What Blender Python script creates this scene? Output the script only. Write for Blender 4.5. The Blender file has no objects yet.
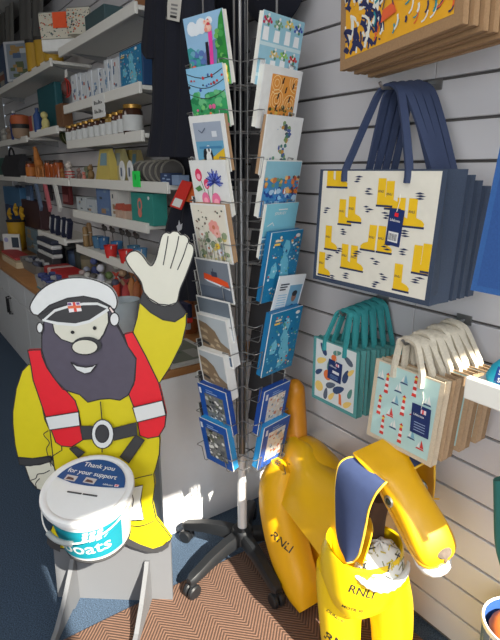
import bpy, bmesh, math, random
from mathutils import Vector, Matrix
from mathutils.bvhtree import BVHTree
from mathutils.geometry import tessellate_polygon
rnd = random.Random(7)
S = bpy.context.scene
COL = S.collection
# ------------------------------------------------------------------ camera
F_PX, PITCH, YAW, CAM_H, WALL_Y = 523.0, math.radians(16.0), math.radians(35.29), 1.394, 1.228
FW = Vector((-math.cos(YAW)*math.cos(PITCH), math.sin(YAW)*math.cos(PITCH), -math.sin(PITCH)))
RT = Vector((math.sin(YAW), math.cos(YAW), 0.0))
UP = RT.cross(FW)
CAMLOC = Vector((0, 0, CAM_H))
cd = bpy.data.cameras.new('camera')
cam = bpy.data.objects.new('camera', cd)
COL.objects.link(cam)
cam.matrix_world = Matrix.Translation(CAMLOC) @ Matrix((RT, UP, -FW)).transposed().to_4x4()
cd.sensor_fit = 'VERTICAL'
cd.sensor_height = 24.0
cd.lens = F_PX/640*24.0
cd.clip_start = 0.02
S.camera = cam
# ------------------------------------------------------------------ light, exposure
SUN_AZ_Y, SUN_ELEV = 0.025, math.radians(40)
W = bpy.data.worlds.new('daylight')
S.world = W
W.use_nodes = True
bg = W.node_tree.nodes['Background']
bg.inputs[0].default_value = (0.75, 0.87, 1.0, 1)
bg.inputs[1].default_value = 0.8
def lamp(name, kind, loc, energy, color, direction, **kw):
    d = bpy.data.lights.new(name, kind)
    d.energy = energy
    d.color = color
    for k, v in kw.items():
        setattr(d, k, v)
    o = bpy.data.objects.new(name, d)
    o.location = loc
    o.rotation_euler = Vector(direction).to_track_quat('-Z', 'Y').to_euler()
    COL.objects.link(o)
    return o
lamp('sun', 'SUN', (3, 0, 4), 11.5, (1.0, 0.93, 0.80), (-math.cos(SUN_ELEV), SUN_AZ_Y, -math.sin(SUN_ELEV)), angle=0.012)
lamp('shop_window_daylight', 'AREA', (0.88, -0.75, 1.45), 34.0, (0.93, 0.97, 1.0), (-1, 0.12, -0.12), shape='RECTANGLE', size=2.6, size_y=1.7)
lamp('added_side_fill', 'AREA', (0.75, -1.9, 1.5), 25.0, (0.95, 0.97, 1.0), (-0.42, 1, -0.03), shape='RECTANGLE', size=1.6, size_y=1.6)  # added fill to brighten the slatted wall; no window stands here
lamp('ceiling_lamp_front', 'AREA', (-0.1, -0.55, 2.5), 7.0, (0.98, 0.98, 1.0), (-0.15, 0.55, -1), shape='RECTANGLE', size=1.2, size_y=0.6)
lamp('ceiling_lamp_rear', 'AREA', (-3.4, -0.9, 2.55), 9.0, (1.0, 0.93, 0.85), (0, 0, -1), shape='RECTANGLE', size=1.2, size_y=0.6)
S.view_settings.view_transform = 'Standard'
S.view_settings.look = 'None'
S.view_settings.exposure = 0.42
S.view_settings.gamma = 1.0
S.view_settings.use_curve_mapping = False
# ------------------------------------------------------------------ helpers: real-world points from the calibrated view
def ray(x, y):
    return RT*(x-250) - UP*(y-320) + FW*F_PX
def ony(x, y, v=WALL_Y):
    d = ray(x, y); return CAMLOC + d*(v/d.y)
def onz(x, y, v=0.0):
    d = ray(x, y); return CAMLOC + d*((v-CAM_H)/d.z)
def onx(x, y, v):
    d = ray(x, y); return CAMLOC + d*(v/d.x)
def onpl(x, y, P, n):
    d = ray(x, y); P = Vector(P); n = Vector(n)
    return CAMLOC + d*((P-CAMLOC).dot(n)/d.dot(n))
# ------------------------------------------------------------------ materials
def lin(c):
    c = c/255.0
    return c/12.92 if c <= 0.04045 else ((c+0.055)/1.055)**2.4
_m = {}
def M(rgb, rough=0.55, metal=0.0, var=0.08, scale=40.0, bump=0.0, trans=0.0, coat=0.0):
    key = (rgb, rough, metal, var, scale, bump, trans, coat)
    if key in _m:
        return _m[key]
    m = bpy.data.materials.new('surface_%02x%02x%02x' % tuple(int(v) for v in rgb))
    m.use_nodes = True
    nt = m.node_tree
    b = nt.nodes['Principled BSDF']
    b.inputs['Roughness'].default_value = rough
    b.inputs['Metallic'].default_value = metal
    b.inputs['Transmission Weight'].default_value = trans
    b.inputs['Coat Weight'].default_value = coat
    c = [lin(v) for v in rgb]
    tc = nt.nodes.new('ShaderNodeTexCoord')
    nz = nt.nodes.new('ShaderNodeTexNoise')
    nz.inputs['Scale'].default_value = scale
    nz.inputs['Detail'].default_value = 3
    nt.links.new(tc.outputs['Object'], nz.inputs['Vector'])
    mx = nt.nodes.new('ShaderNodeMix'); mx.data_type = 'RGBA'
    mx.inputs[6].default_value = [max(0, v*(1-var)) for v in c] + [1]
    mx.inputs[7].default_value = [min(1, v*(1+var)+0.002) for v in c] + [1]
    nt.links.new(nz.outputs['Fac'], mx.inputs[0])
    nt.links.new(mx.outputs[2], b.inputs['Base Color'])
    if bump:
        bp = nt.nodes.new('ShaderNodeBump')
        bp.inputs['Strength'].default_value = bump
        bp.inputs['Distance'].default_value = 0.003
        nt.links.new(nz.outputs['Fac'], bp.inputs['Height'])
        nt.links.new(bp.outputs[0], b.inputs['Normal'])
    _m[key] = m
    return m
# ------------------------------------------------------------------ mesh builder
WL = {}
_txt = {}
def text_geo(s):
    if s in _txt:
        return _txt[s]
    cu = bpy.data.curves.new('t', 'FONT')
    cu.body = s
    cu.resolution_u = 3
    cu.offset = 0.012
    o = bpy.data.objects.new('t', cu)
    COL.objects.link(o)
    bpy.context.view_layer.update()
    me = o.to_mesh()
    vs = [(v.co.x, v.co.y) for v in me.vertices]
    fs = [tuple(p.vertices) for p in me.polygons]
    o.to_mesh_clear()
    bpy.data.objects.remove(o)
    bpy.data.curves.remove(cu)
    x0 = min(v[0] for v in vs); x1 = max(v[0] for v in vs)
    y0 = min(v[1] for v in vs); y1 = max(v[1] for v in vs)
    vs = [((x-x0)/(y1-y0), (y-y0)/(y1-y0)) for x, y in vs]
    _txt[s] = (vs, fs, (x1-x0)/(y1-y0))
    return _txt[s]
def crom(p, n):
    """Catmull-Rom through the points p, n steps per span."""
    p = [Vector(q) for q in p]
    out = []
    for i in range(len(p)-1):
        a = p[i-1] if i else p[0]*2-p[1]
        b, c = p[i], p[i+1]
        d = p[i+2] if i+2 < len(p) else p[-1]*2-p[-2]
        for k in range(n):
            t = k/n
            out.append(0.5*((2*b)+(c-a)*t+(2*a-5*b+4*c-d)*t*t+(3*b-a-3*c+d)*t**3))
    out.append(p[-1])
    return out
class MB:
    def __init__(s):
        s.v = []; s.f = []; s.mi = []; s.mats = []
    def m(s, mat):
        if mat not in s.mats:
            s.mats.append(mat)
        return s.mats.index(mat)
    def add(s, vs, fs, mat):
        o = len(s.v); i = s.m(mat)
        s.v += [Vector(v) for v in vs]
        for f in fs:
            s.f.append([o+k for k in f]); s.mi.append(i)
        return s
    def box(s, c, d, mat, bev=0.0, rot=None):
        c = Vector(c)
        bm = bmesh.new()
        bmesh.ops.create_cube(bm, size=1)
        for v in bm.verts:
            v.co = Vector((v.co.x*d[0], v.co.y*d[1], v.co.z*d[2]))
        if bev:
            bmesh.ops.bevel(bm, geom=bm.edges[:], offset=min(bev, min(d)*0.45), segments=2, affect='EDGES', profile=0.5)
        bm.verts.index_update()
        R = rot or Matrix.Identity(3)
        s.add([R @ v.co + c for v in bm.verts], [[v.index for v in f.verts] for f in bm.faces], mat)
        bm.free()
        return s
    def b2(s, x0, x1, y0, y1, z0, z1, mat, bev=0.0):
        return s.box(((x0+x1)/2, (y0+y1)/2, (z0+z1)/2), (abs(x1-x0), abs(y1-y0), abs(z1-z0)), mat, bev)
    def tube(s, pts, r, mat, n=8, closed=False, flat=None):
        """round tube; r number or list; flat=(width dir, half width, half thickness) makes a strap."""
        pts = [Vector(p) for p in pts]
        N = len(pts)
        rs = r if isinstance(r, (list, tuple)) else [r]*N
        rings = []
        prev = None
        for i, p in enumerate(pts):
            a = pts[(i-1) % N] if (closed or i) else p
            b = pts[(i+1) % N] if (closed or i < N-1) else p
            t = (b-a).normalized()
            if flat:
                w = Vector(flat[0]); w = (w-t*w.dot(t)).normalized()
                u = t.cross(w)
                ring = [p+w*(sx*flat[1])+u*(sy*flat[2]) for sx, sy in ((-1, -1), (1, -1), (1, 1), (-1, 1))]
            else:
                if prev is None:
                    q = Vector((0, 0, 1)) if abs(t.z) < 0.9 else Vector((1, 0, 0))
                    u = t.cross(q).normalized()
                else:
                    u = (prev-t*prev.dot(t)).normalized()
                prev = u
                w = t.cross(u)
                ring = [p+(u*math.cos(2*math.pi*k/n)+w*math.sin(2*math.pi*k/n))*rs[i] for k in range(n)]
            rings.append(ring)
        return s.loft(rings, mat, caps=not closed, wrap=closed)
    def loft(s, rings, mat, caps=True, wrap=False, ring_closed=True):
        n = len(rings[0])
        vs = [v for r in rings for v in r]
        fs = []
        R = len(rings)
        for i in range(R if wrap else R-1):
            j = (i+1) % R
            for k in range(n if ring_closed else n-1):
                l = (k+1) % n
                fs.append([i*n+k, i*n+l, j*n+l, j*n+k])
        if caps and ring_closed:
            fs.append(list(range(n))[::-1])
            fs.append([(R-1)*n+k for k in range(n)])
        return s.add(vs, fs, mat)
    def lathe(s, c, prof, mat, n=24, axis=(0, 0, 1), caps=True):
        c = Vector(c); ax = Vector(axis).normalized()
        u = ax.cross(Vector((0, 1, 0)) if abs(ax.y) < 0.9 else Vector((1, 0, 0))).normalized()
        w = ax.cross(u)
        rings = [[c+ax*h+(u*math.cos(2*math.pi*k/n)+w*math.sin(2*math.pi*k/n))*r for k in range(n)] for r, h in prof]
        return s.loft(rings, mat, caps)
    def ball(s, c, r, mat, n=14, rz=None, rot=None):
        c = Vector(c)
        r = (r, r, r) if not isinstance(r, (tuple, list)) else r
        R = rot or Matrix.Identity(3)
        k = n//2
        rings = []
        for i in range(k+1):
            a = -math.pi/2+math.pi*(i if 0 < i < k else (0.04 if i == 0 else k-0.04))/k
            rings.append([c+R @ Vector((r[0]*math.cos(a)*math.cos(2*math.pi*q/n), r[1]*math.cos(a)*math.sin(2*math.pi*q/n), r[2]*math.sin(a))) for q in range(n)])
        return s.loft(rings, mat)
    def prism(s, pts, d, mat):
        """planar outline (3D) extruded by vector d."""
        pts = [Vector(p) for p in pts]; d = Vector(d)
        n = len(pts)
        tri = tessellate_polygon([pts])
        nrm = Vector((0, 0, 0))
        for i in range(n):
            nrm += pts[i].cross(pts[(i+1) % n])
        fl = nrm.dot(d) < 0
        def T(t, flip):
            a, b, c = t
            q = (pts[b]-pts[a]).cross(pts[c]-pts[a])
            ok = q.dot(d) > 0
            return [a, b, c] if ok != flip else [a, c, b]
        fs = [T(t, True) for t in tri] + [[n+k for k in T(t, False)] for t in tri]
        for i in range(n):
            j = (i+1) % n
            fs.append([i, j, n+j, n+i] if not fl else [j, i, n+i, n+j])
        return s.add(pts+[p+d for p in pts], fs, mat)
    def build(s, name, parent=None, smooth=38, base=None):
        me = bpy.data.meshes.new(name)
        if parent is not None:
            off = WL[parent]
        else:
            if base is None:
                xs = [v.x for v in s.v]; ys = [v.y for v in s.v]; zs = [v.z for v in s.v]
                base = Vector(((min(xs)+max(xs))/2, (min(ys)+max(ys))/2, min(zs)))
            off = Vector(base)
        me.from_pydata([v-off for v in s.v], [], s.f)
        for mt in s.mats:
            me.materials.append(mt)
        me.polygons.foreach_set('material_index', s.mi)
        if smooth:
            me.polygons.foreach_set('use_smooth', [True]*len(me.polygons))
            me.set_sharp_from_angle(angle=math.radians(smooth))
        me.update()
        o = bpy.data.objects.new(name, me)
        COL.objects.link(o)
        if parent is not None:
            o.parent = parent
        else:
            o.location = off
        WL[o] = off
        return o
    def bvh(s):
        return BVHTree.FromPolygons([tuple(v) for v in s.v], s.f)
class Flat:
    """a drawing frame on a plane: origin, u, v; every layer lies a hair above the last."""
    def __init__(s, mb, o, u, v, lift=0.0006):
        s.mb = mb; s.o = Vector(o); s.u = Vector(u); s.v = Vector(v)
        s.n = s.u.cross(s.v).normalized(); s.lift = lift; s.k = 1
    def P(s, x, y, k=None):
        return s.o+s.u*x+s.v*y+s.n*(s.lift*(s.k if k is None else k))
    def poly(s, pts, mat):
        s.k += 0.015
        q = [s.P(x, y) for x, y in pts]
        if len(q) > 4:
            fs = [list(t) for t in tessellate_polygon([q])]
            fs = [f if (q[f[1]]-q[f[0]]).cross(q[f[2]]-q[f[0]]).dot(s.n) > 0 else f[::-1] for f in fs]
        else:
            fs = [list(range(len(q)))]
        s.mb.add(q, fs, mat)
        return s
    def rect(s, x0, y0, x1, y1, mat):
        return s.poly([(x0, y0), (x1, y0), (x1, y1), (x0, y1)], mat)
    def disc(s, x, y, rx, ry, mat, n=12, a0=0):
        return s.poly([(x+rx*math.cos(a0+2*math.pi*i/n), y+ry*math.sin(a0+2*math.pi*i/n)) for i in range(n)], mat)
    def stroke(s, pts, w, mat):
        pts = [Vector((p[0], p[1])) for p in pts]
        L = []; Rr = []
        for i, p in enumerate(pts):
            t = (pts[min(i+1, len(pts)-1)]-pts[max(i-1, 0)])
            t = t.normalized() if t.length > 1e-9 else Vector((1, 0))
            nn = Vector((-t.y, t.x))*w/2
            L.append(p+nn); Rr.append(p-nn)
        for i in range(len(pts)-1):
            s.mb.add([s.P(*Rr[i]), s.P(*Rr[i+1]), s.P(*L[i+1]), s.P(*L[i])], [[0, 1, 2, 3]], mat)
        return s
    def text(s, t, x, y, h, mat, rot=0.0, maxw=None, sx=1.0):
        vs, fs, w = text_geo(t)
        if maxw and w*h*sx > maxw:
            sx = maxw/(w*h)
        c, q = math.cos(rot), math.sin(rot)
        s.mb.add([s.P(x+(a*h*sx)*c-(b*h)*q, y+(a*h*sx)*q+(b*h)*c) for a, b in vs], fs, mat)
        return s
    def up(s):
        s.k += 1
        return s
def project_text(mb, t, o, u, v, h, mat, direction, bvh, lift=0.0012, sx=1.0):
    vs, fs, w = text_geo(t)
    o = Vector(o); u = Vector(u).normalized(); v = Vector(v).normalized(); d = Vector(direction).normalized()
    out = []
    for a, b in vs:
        p = o+u*(a*h*sx)+v*(b*h)
        hit = bvh.ray_cast(p-d*0.3, d, 1.0)[0]
        out.append((hit if hit else p)-d*lift)
    mb.add(out, fs, mat)
def tag(o, label=None, cat=None, group=None, kind=None):
    if label: o['label'] = label
    if cat: o['category'] = cat
    if group: o['group'] = group
    if kind: o['kind'] = kind
    return o
def thing(name, label, cat, loc, group=None):
    o = bpy.data.objects.new(name, None)
    o.empty_display_size = 0.05
    COL.objects.link(o)
    o.location = loc
    WL[o] = Vector(loc)
    return tag(o, label, cat, group)
def single(mb, name, label, cat, group=None, smooth=38):
    return tag(mb.build(name, None, smooth), label, cat, group)
def struct(mb, name, label, cat='structure', smooth=0):
    return tag(mb.build(name, None, smooth, base=(0, 0, 0)), label, cat, None, 'structure')
def copy_tree(o, parent=None):
    c = o.copy()
    COL.objects.link(c)
    if parent is not None:
        c.parent = parent
    WL[c] = Vector(WL[o])
    for ch in list(o.children):
        copy_tree(ch, c)
    return c
ORD = ['first', 'second', 'third', 'fourth', 'fifth', 'sixth', 'seventh', 'eighth', 'ninth', 'tenth', 'eleventh', 'twelfth']
# common materials
WHITE = M((226, 226, 222), 0.5)
CREAM = M((225, 220, 205), 0.8)
NAVY = M((30, 40, 84), 0.7)
DENIM = M((56, 68, 88), 0.85, var=0.25, scale=400, bump=0.3)
BLACK = M((24, 24, 26), 0.5)
CHROME = M((190, 190, 190), 0.3, 0.9)
WIRE = M((150, 150, 150), 0.35, 0.8)
YEL = M((238, 196, 12), 0.42, coat=0.15, scale=12, var=0.06)
# ================================================================== the setting
def carpet_mat():
    m = bpy.data.materials.new('carpet_pile'); m.use_nodes = True
    nt = m.node_tree; b = nt.nodes['Principled BSDF']; b.inputs['Roughness'].default_value = 0.95
    tc = nt.nodes.new('ShaderNodeTexCoord')
    nz = nt.nodes.new('ShaderNodeTexNoise'); nz.inputs['Scale'].default_value = 260; nz.inputs['Detail'].default_value = 4
    nt.links.new(tc.outputs['Object'], nz.inputs['Vector'])
    cr = nt.nodes.new('ShaderNodeValToRGB')
    cr.color_ramp.elements[0].position = 0.3; cr.color_ramp.elements[0].color = (lin(25), lin(36), lin(52), 1)
    cr.color_ramp.elements[1].position = 0.7; cr.color_ramp.elements[1].color = (lin(74), lin(96), lin(120), 1)
    nt.links.new(nz.outputs['Fac'], cr.inputs[0]); nt.links.new(cr.outputs[0], b.inputs['Base Color'])
    bp = nt.nodes.new('ShaderNodeBump'); bp.inputs['Strength'].default_value = 0.5; bp.inputs['Distance'].default_value = 0.004
    nt.links.new(nz.outputs['Fac'], bp.inputs['Height']); nt.links.new(bp.outputs[0], b.inputs['Normal'])
    return m
def mat_weave():
    """brown ribbed mat: ribs set in alternating herringbone strips."""
    m = bpy.data.materials.new('herringbone_weave'); m.use_nodes = True
    nt = m.node_tree; b = nt.nodes['Principled BSDF']; b.inputs['Roughness'].default_value = 0.95
    L = nt.links.new
    def math_(op, a, c=None):
        n = nt.nodes.new('ShaderNodeMath'); n.operation = op
        for i, q in enumerate((a, c)):
            if q is None: continue
            if isinstance(q, (int, float)): n.inputs[i].default_value = q
            else: L(q, n.inputs[i])
        return n.outputs[0]
    tc = nt.nodes.new('ShaderNodeTexCoord'); sp = nt.nodes.new('ShaderNodeSeparateXYZ')
    L(tc.outputs['Object'], sp.inputs[0])
    x, y = sp.outputs[0], sp.outputs[1]
    tri = math_('PINGPONG', y, 0.075)                     # zig-zag across strips 75 mm wide
    ph = math_('MULTIPLY', math_('ADD', x, tri), 2*math.pi/0.013)
    rib = math_('MULTIPLY', math_('ADD', math_('SINE', ph), 1.0), 0.5)
    nz = nt.nodes.new('ShaderNodeTexNoise'); nz.inputs['Scale'].default_value = 90
    L(tc.outputs['Object'], nz.inputs['Vector'])
    h = math_('MULTIPLY', rib, math_('ADD', nz.outputs['Fac'], 0.4))
    cr = nt.nodes.new('ShaderNodeValToRGB')
    cr.color_ramp.elements[0].position = 0.1; cr.color_ramp.elements[0].color = (lin(72), lin(53), lin(43), 1)
    cr.color_ramp.elements[1].position = 0.75; cr.color_ramp.elements[1].color = (lin(124), lin(93), lin(76), 1)
    L(h, cr.inputs[0]); L(cr.outputs[0], b.inputs['Base Color'])
    bp = nt.nodes.new('ShaderNodeBump'); bp.inputs['Strength'].default_value = 0.45; bp.inputs['Distance'].default_value = 0.004
    L(h, bp.inputs['Height']); L(bp.outputs[0], b.inputs['Normal'])
    return m
X0, X1, YL, ZC = -6.0, 0.95, -2.6, 2.62
struct(MB().b2(X0, X1, YL, WALL_Y+0.04, -0.05, 0.0, carpet_mat()), 'floor', 'dark blue carpeted shop floor')
struct(MB().b2(X0, X1, YL, WALL_Y+0.04, ZC, ZC+0.05, M((215, 212, 205), 0.9)), 'ceiling', 'pale ceiling of the shop')
# slatted display wall: 100 mm boards with dark grooves between
SLAT = M((208, 206, 208), 0.5, var=0.03, scale=6)
SLATB = M((96, 92, 90), 0.8)
w = MB()
w.b2(X0, X1, WALL_Y+0.012, WALL_Y+0.05, 0.0, ZC, SLATB)
SEAM = -0.915
for k in range(-6, 20):
    z1 = 1.9154-0.1*k-0.0038; z0 = max(z1-0.0924, 0.0)
    if z1 > ZC: z1 = ZC
    if z1-z0 < 0.02: continue
    w.b2(X0, SEAM-0.0008, WALL_Y, WALL_Y+0.014, z0, z1, SLAT, 0.002)
    w.b2(SEAM+0.0008, X1, WALL_Y, WALL_Y+0.014, z0, z1, SLAT, 0.002)
struct(w, 'wall_right', 'grey slatted display wall with dark grooves', smooth=0)
WALLM = M((140, 138, 134), 0.8)
struct(MB().b2(X0-0.05, X0, YL, WALL_Y, 0, ZC, WALLM), 'wall_back', 'dim grey end wall of the shop')
struct(MB().b2(X0, X1, YL-0.05, YL, 0, ZC, WALLM), 'wall_left', 'pale plain side wall of the shop')
# shop front beside the photographer: a doorway lets the sun in
DY0, DY1, DZ = 0.22, 1.16, 0.50+0.839*(0.95+1.3)
f = MB()
f.b2(X1, X1+0.08, DY1, WALL_Y, 0, ZC, WALLM)
f.b2(X1, X1+0.08, DY0, DY1, DZ, ZC, WALLM)
f.b2(X1, X1+0.08, YL, DY0, 0, ZC, WALLM)
struct(f, 'wall_front', 'shop front wall with an open doorway')
# doormat
single(MB().b2(-1.37, 0.35, -0.55, 1.17, 0.0005, 0.009, mat_weave(), 0.003), 'doormat', 'brown ribbed herringbone doormat on the blue carpet', 'doormat')
# ================================================================== counter along the wall
CX, CY, CZ = -1.62, 0.735, 0.69
CAB = M((196, 198, 200), 0.55, var=0.03)
PANELW = M((240, 240, 242), 0.5, var=0.02)
WOODT = M((168, 118, 70), 0.5, var=0.25, scale=9)
single(MB().b2(-5.9, CX, CY-0.01, WALL_Y-0.001, CZ-0.028, CZ, WOODT, 0.003), 'worktop', 'long wood topped worktop running along the wall under the shelves', 'worktop')
single(MB().b2(CX-0.02, CX, CY, WALL_Y-0.001, 0.0005, CZ-0.0285, PANELW, 0.001), 'end_panel', 'plain white counter end panel behind the card spinner', 'panel')
cx = CX-0.021
cabl = ['white cupboard unit nearest the cutout figure, with dark bar handle', 'white cupboard unit second along the counter from the white end panel', 'white cupboard unit third along the counter, at the left edge', 'white cupboard unit at the far end of the counter']
for i in range(4):
    x1 = cx-i*1.0; x0 = x1-0.999
    t = thing('cupboard_unit', cabl[i], 'cupboard', ((x0+x1)/2, CY+0.2, 0), 'white cupboards under the worktop')
    MB().b2(x0, x1, CY+0.022, WALL_Y-0.001, 0.0005, CZ-0.0285, CAB).build('carcass', t, 0)
    for j in range(2):
        a = x0+j*0.4995+0.002; b_ = a+0.4955
        d = MB().b2(a, b_, CY+0.001, CY+0.0215, 0.06, CZ-0.19, CAB, 0.002).build('door', t, 0)
        hx = b_-0.03 if j == 0 else a+0.03
        MB().tube([(hx, CY, 0.36), (hx, CY-0.022, 0.36), (hx, CY-0.022, 0.48), (hx, CY, 0.48)], 0.006, M((40, 40, 42), 0.4, 0.6)).build('handle', d)
        MB().b2(a, b_, CY+0.001, CY+0.0215, CZ-0.186, CZ-0.032, CAB, 0.002).build('drawer', t, 0)
# ================================================================== shelves
SHF = 0.98
SHM = M((226, 224, 216), 0.5, var=0.02)
def shelf(x0, x1, z, label, yf=SHF, th=0.034, price=None):
    t = thing('wall_shelf', label, 'shelf', ((x0+x1)/2, WALL_Y, z-th), 'white shelves on the slatted wall')
    MB().b2(x0, x1, yf+0.016, WALL_Y-0.001, z-0.018, z, SHM, 0.002).build('board', t, 0)
    MB().b2(x0, x1, yf, yf+0.0155, z-th, z+0.012, SHM, 0.003).build('front_lip', t, 0)
    for bxx in (x0+0.08, x1-0.08):
        MB().prism([(bxx, WALL_Y-0.001, z-0.019), (bxx, yf+0.05, z-0.019), (bxx, WALL_Y-0.001, z-0.06)], (0.004, 0, 0), WIRE).build('bracket', t, 0)
    return t
A0, A1 = -3.23, -2.18
ZS = [2.03, 1.735, 1.545, 1.335, 1.155, 0.945]
shelf(A0, A1, ZS[0], 'topmost white shelf beside the navy shirt, holding patterned pouch')
s2 = shelf(A0, A1, ZS[1], 'white shelf with slim white boxes and a hanging price card')
shelf(A0, A1, ZS[2], 'white shelf carrying a row of preserve jars')
shelf(A0, A1+0.22, ZS[3], 'white shelf with yellow boxes and a green hanging ticket')
shelf(A0, A1, ZS[4], 'white shelf with boxed mugs and teal pictured box')
shelf(A0, A1, ZS[5], 'lowest white shelf with red and blue toy buckets')
shelf(-5.2, -3.40, ZS[0]-0.02, 'upper left white shelf with yellow tubs and a framed print')
shelf(-4.06, -3.40, 1.640, 'short white shelf below yellow tubs, with a teal bag on it')
shelf(-5.2, -4.17, 1.620, 'white shelf at left edge holding an orange topped pot')
shelf(-4.32, -3.26, ZS[3], 'white shelf with carved giraffe and amber jars')
shelf(-5.3, -4.34, ZS[3]+0.005, 'white shelf at the left edge with black handbag')
shelf(-4.13, -3.46, 0.955, 'small low white shelf with folded navy packets at left')
pc = Vector((-2.66, SHF-0.002, ZS[1]))
pcard = MB().b2(pc.x-0.085, pc.x+0.085, SHF-0.003, SHF-0.0008, ZS[1]-0.095, ZS[1]+0.006, WHITE)
fl = Flat(pcard, (pc.x-0.085, SHF-0.003, ZS[1]-0.095), (1, 0, 0), (0, 0, 1))
for j, yy in enumerate((0.062, 0.022)):
    for i in range(6):
        fl.rect(0.03+i*0.019+0.002*(i % 2), yy, 0.044+i*0.019, yy+0.018-0.005*(i % 3), M((60, 60, 60)))
single(pcard, 'price_card', 'small white price card hanging from shelf of slim white boxes', 'card', smooth=0)
# ================================================================== card spinner
HUB = Vector((-1.342, 0.916, 0))
SA = math.radians(12)
NL = Vector((math.sin(SA), -math.cos(SA), 0)); TL = Vector((math.cos(SA), math.sin(SA), 0))
NR = Vector((math.cos(SA), math.sin(SA), 0)); TR = Vector((-math.sin(SA), math.cos(SA), 0))
PLAST = M((27, 29, 32), 0.4, var=0.1)
sp = thing('card_spinner', 'tall revolving wire greeting card rack on five black castor legs', 'card rack', HUB)
MB().lathe(HUB, [(0.0115, 0.13), (0.0115, 1.37)], WIRE, 16).build('pole', sp)
MB().lathe(HUB, [(0.005, 1.37), (0.005, 2.05)], WIRE, 12).build('upper_rod', sp)
MB().lathe(HUB, [(0.017, 0.145), (0.017, 0.33), (0.013, 0.345), (0.013, 0.43), (0.016, 0.432), (0.016, 0.445), (0.010, 0.447)], M((222, 222, 222), 0.35, 0.25), 20).build('lower_sleeve', sp)
MB().lathe(HUB, [(0.03, 0.085), (0.042, 0.09), (0.042, 0.128), (0.034, 0.142), (0.02, 0.147)], PLAST, 24).build('hub', sp)
for k in range(5):
    a = math.radians(-79+72*k)
    d = Vector((math.cos(a), math.sin(a), 0)); q = Vector((-d.y, d.x, 0))
    rings = []
    for r, zc, hw, hh in ((0.02, 0.112, 0.024, 0.022), (0.09, 0.110, 0.023, 0.021), (0.16, 0.098, 0.022, 0.018), (0.215, 0.082, 0.021, 0.015), (0.240, 0.076, 0.020, 0.013), (0.256, 0.071, 0.012, 0.008)):
        c = HUB+d*r+Vector((0, 0, zc))
        rings.append([c+q*(hw*sx)+Vector((0, 0, hh*sz)) for sx, sz in ((-1, -0.9), (-0.6, -1), (0.6, -1), (1, -0.9), (1, 0.3), (0.65, 1), (-0.65, 1), (-1, 0.3))])
    MB().loft(rings, PLAST).build('leg', sp)
    w = MB(); c = HUB+d*0.243
    for sg in (-1, 1):
        w.lathe(c+q*(sg*0.012)+Vector((0, 0, 0.0265)), [(0.004, -0.009), (0.021, -0.009), (0.0257, -0.005), (0.0257, 0.005), (0.021, 0.009), (0.004, 0.009)], PLAST, 20, axis=q)
    w.lathe(c, [(0.007, 0.03), (0.007, 0.066)], WIRE, 10)
    w.box(c+Vector((0, 0, 0.045)), (0.02, 0.02, 0.022), PLAST, 0.004)
    w.build('castor', sp)
ZR = [1.780, 1.658, 1.537, 1.420, 1.302, 1.178, 1.060, 0.975, 0.861, 0.742, 0.618]   # heights of the card tops
HALF = 0.062
# the wire frame: four corner risers, rings, and a pocket for every row on the four faces
for z in (0.44, 0.80, 1.16, 1.365, 1.50, 1.62, 1.86):
    w = MB()
    w.tube([HUB+Vector((math.cos(t)*0.045, math.sin(t)*0.045, z)) for t in [i*math.pi/6 for i in range(12)]], 0.0018, WIRE, 6, closed=True)
    for n in (NL, NR, -NL, -NR):
        w.tube([HUB+Vector((0, 0, z)), HUB+n*0.075+Vector((0, 0, z))], 0.0018, WIRE, 6)
    w.build('spoke_ring', sp)
for n, t in ((NL, TL), (NR, TR), (-NL, -TL), (-NR, -TR)):
    w = MB()
    for s_ in (-0.06, 0.06):
        w.tube([HUB+n*0.084+t*s_+Vector((0, 0, 0.43)), HUB+n*0.084+t*s_+Vector((0, 0, 1.90))], 0.0017, WIRE, 6)
    w.build('riser', sp)
CH = 0.165; LEAN = math.radians(11)
def pocket(n, t, ztop, h=CH, wd=0.152, thick=0.016):
    """wire pocket: base wire, two front strands with a cross wire returning to the risers"""
    zb = ztop-h
    b = HUB+n*0.093
    w = MB()
    o = 0.030
    hw = wd/2+0.007
    r = 0.0014
    Z = lambda z: Vector((0, 0, z))
    f = lambda s_, dz, e=0: b+t*s_+n*(o-0.006+dz*math.tan(LEAN)+e+0.004)+Z(zb+dz)
    w.tube([b-n*0.009+t*(-hw)+Z(zb+0.052), f(-hw, 0.052), f(-hw+0.006, 0.054, 0.006), f(-hw+0.03, 0.056, 0.006)], r, WIRE, 6)
    w.tube([b-n*0.009+t*hw+Z(zb+0.052), f(hw, 0.052), f(hw-0.006, 0.054, 0.006), f(hw-0.03, 0.056, 0.006)], r, WIRE, 6)
    for s_ in (-hw+0.030, hw-0.030):
        w.tube([b-n*0.009+t*s_+Z(zb-0.003), f(s_, -0.003), f(s_, 0.004, 0.005), f(s_, 0.056, 0.006)], r, WIRE, 6)
    w.tube([b-n*0.009-t*hw+Z(zb-0.003), b-n*0.009+t*hw+Z(zb-0.003)], r, WIRE, 6)
    w.build('wire_pocket', sp)
for n, t in ((NL, TL), (NR, TR)):
    for z in ZR:
        pocket(n, t, z)
def c_(*a): return M(tuple(a), 0.45, var=0.05)
KRAFT = M((172, 138, 104), 0.9)
ENV = M((226, 224, 214), 0.8)
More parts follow.
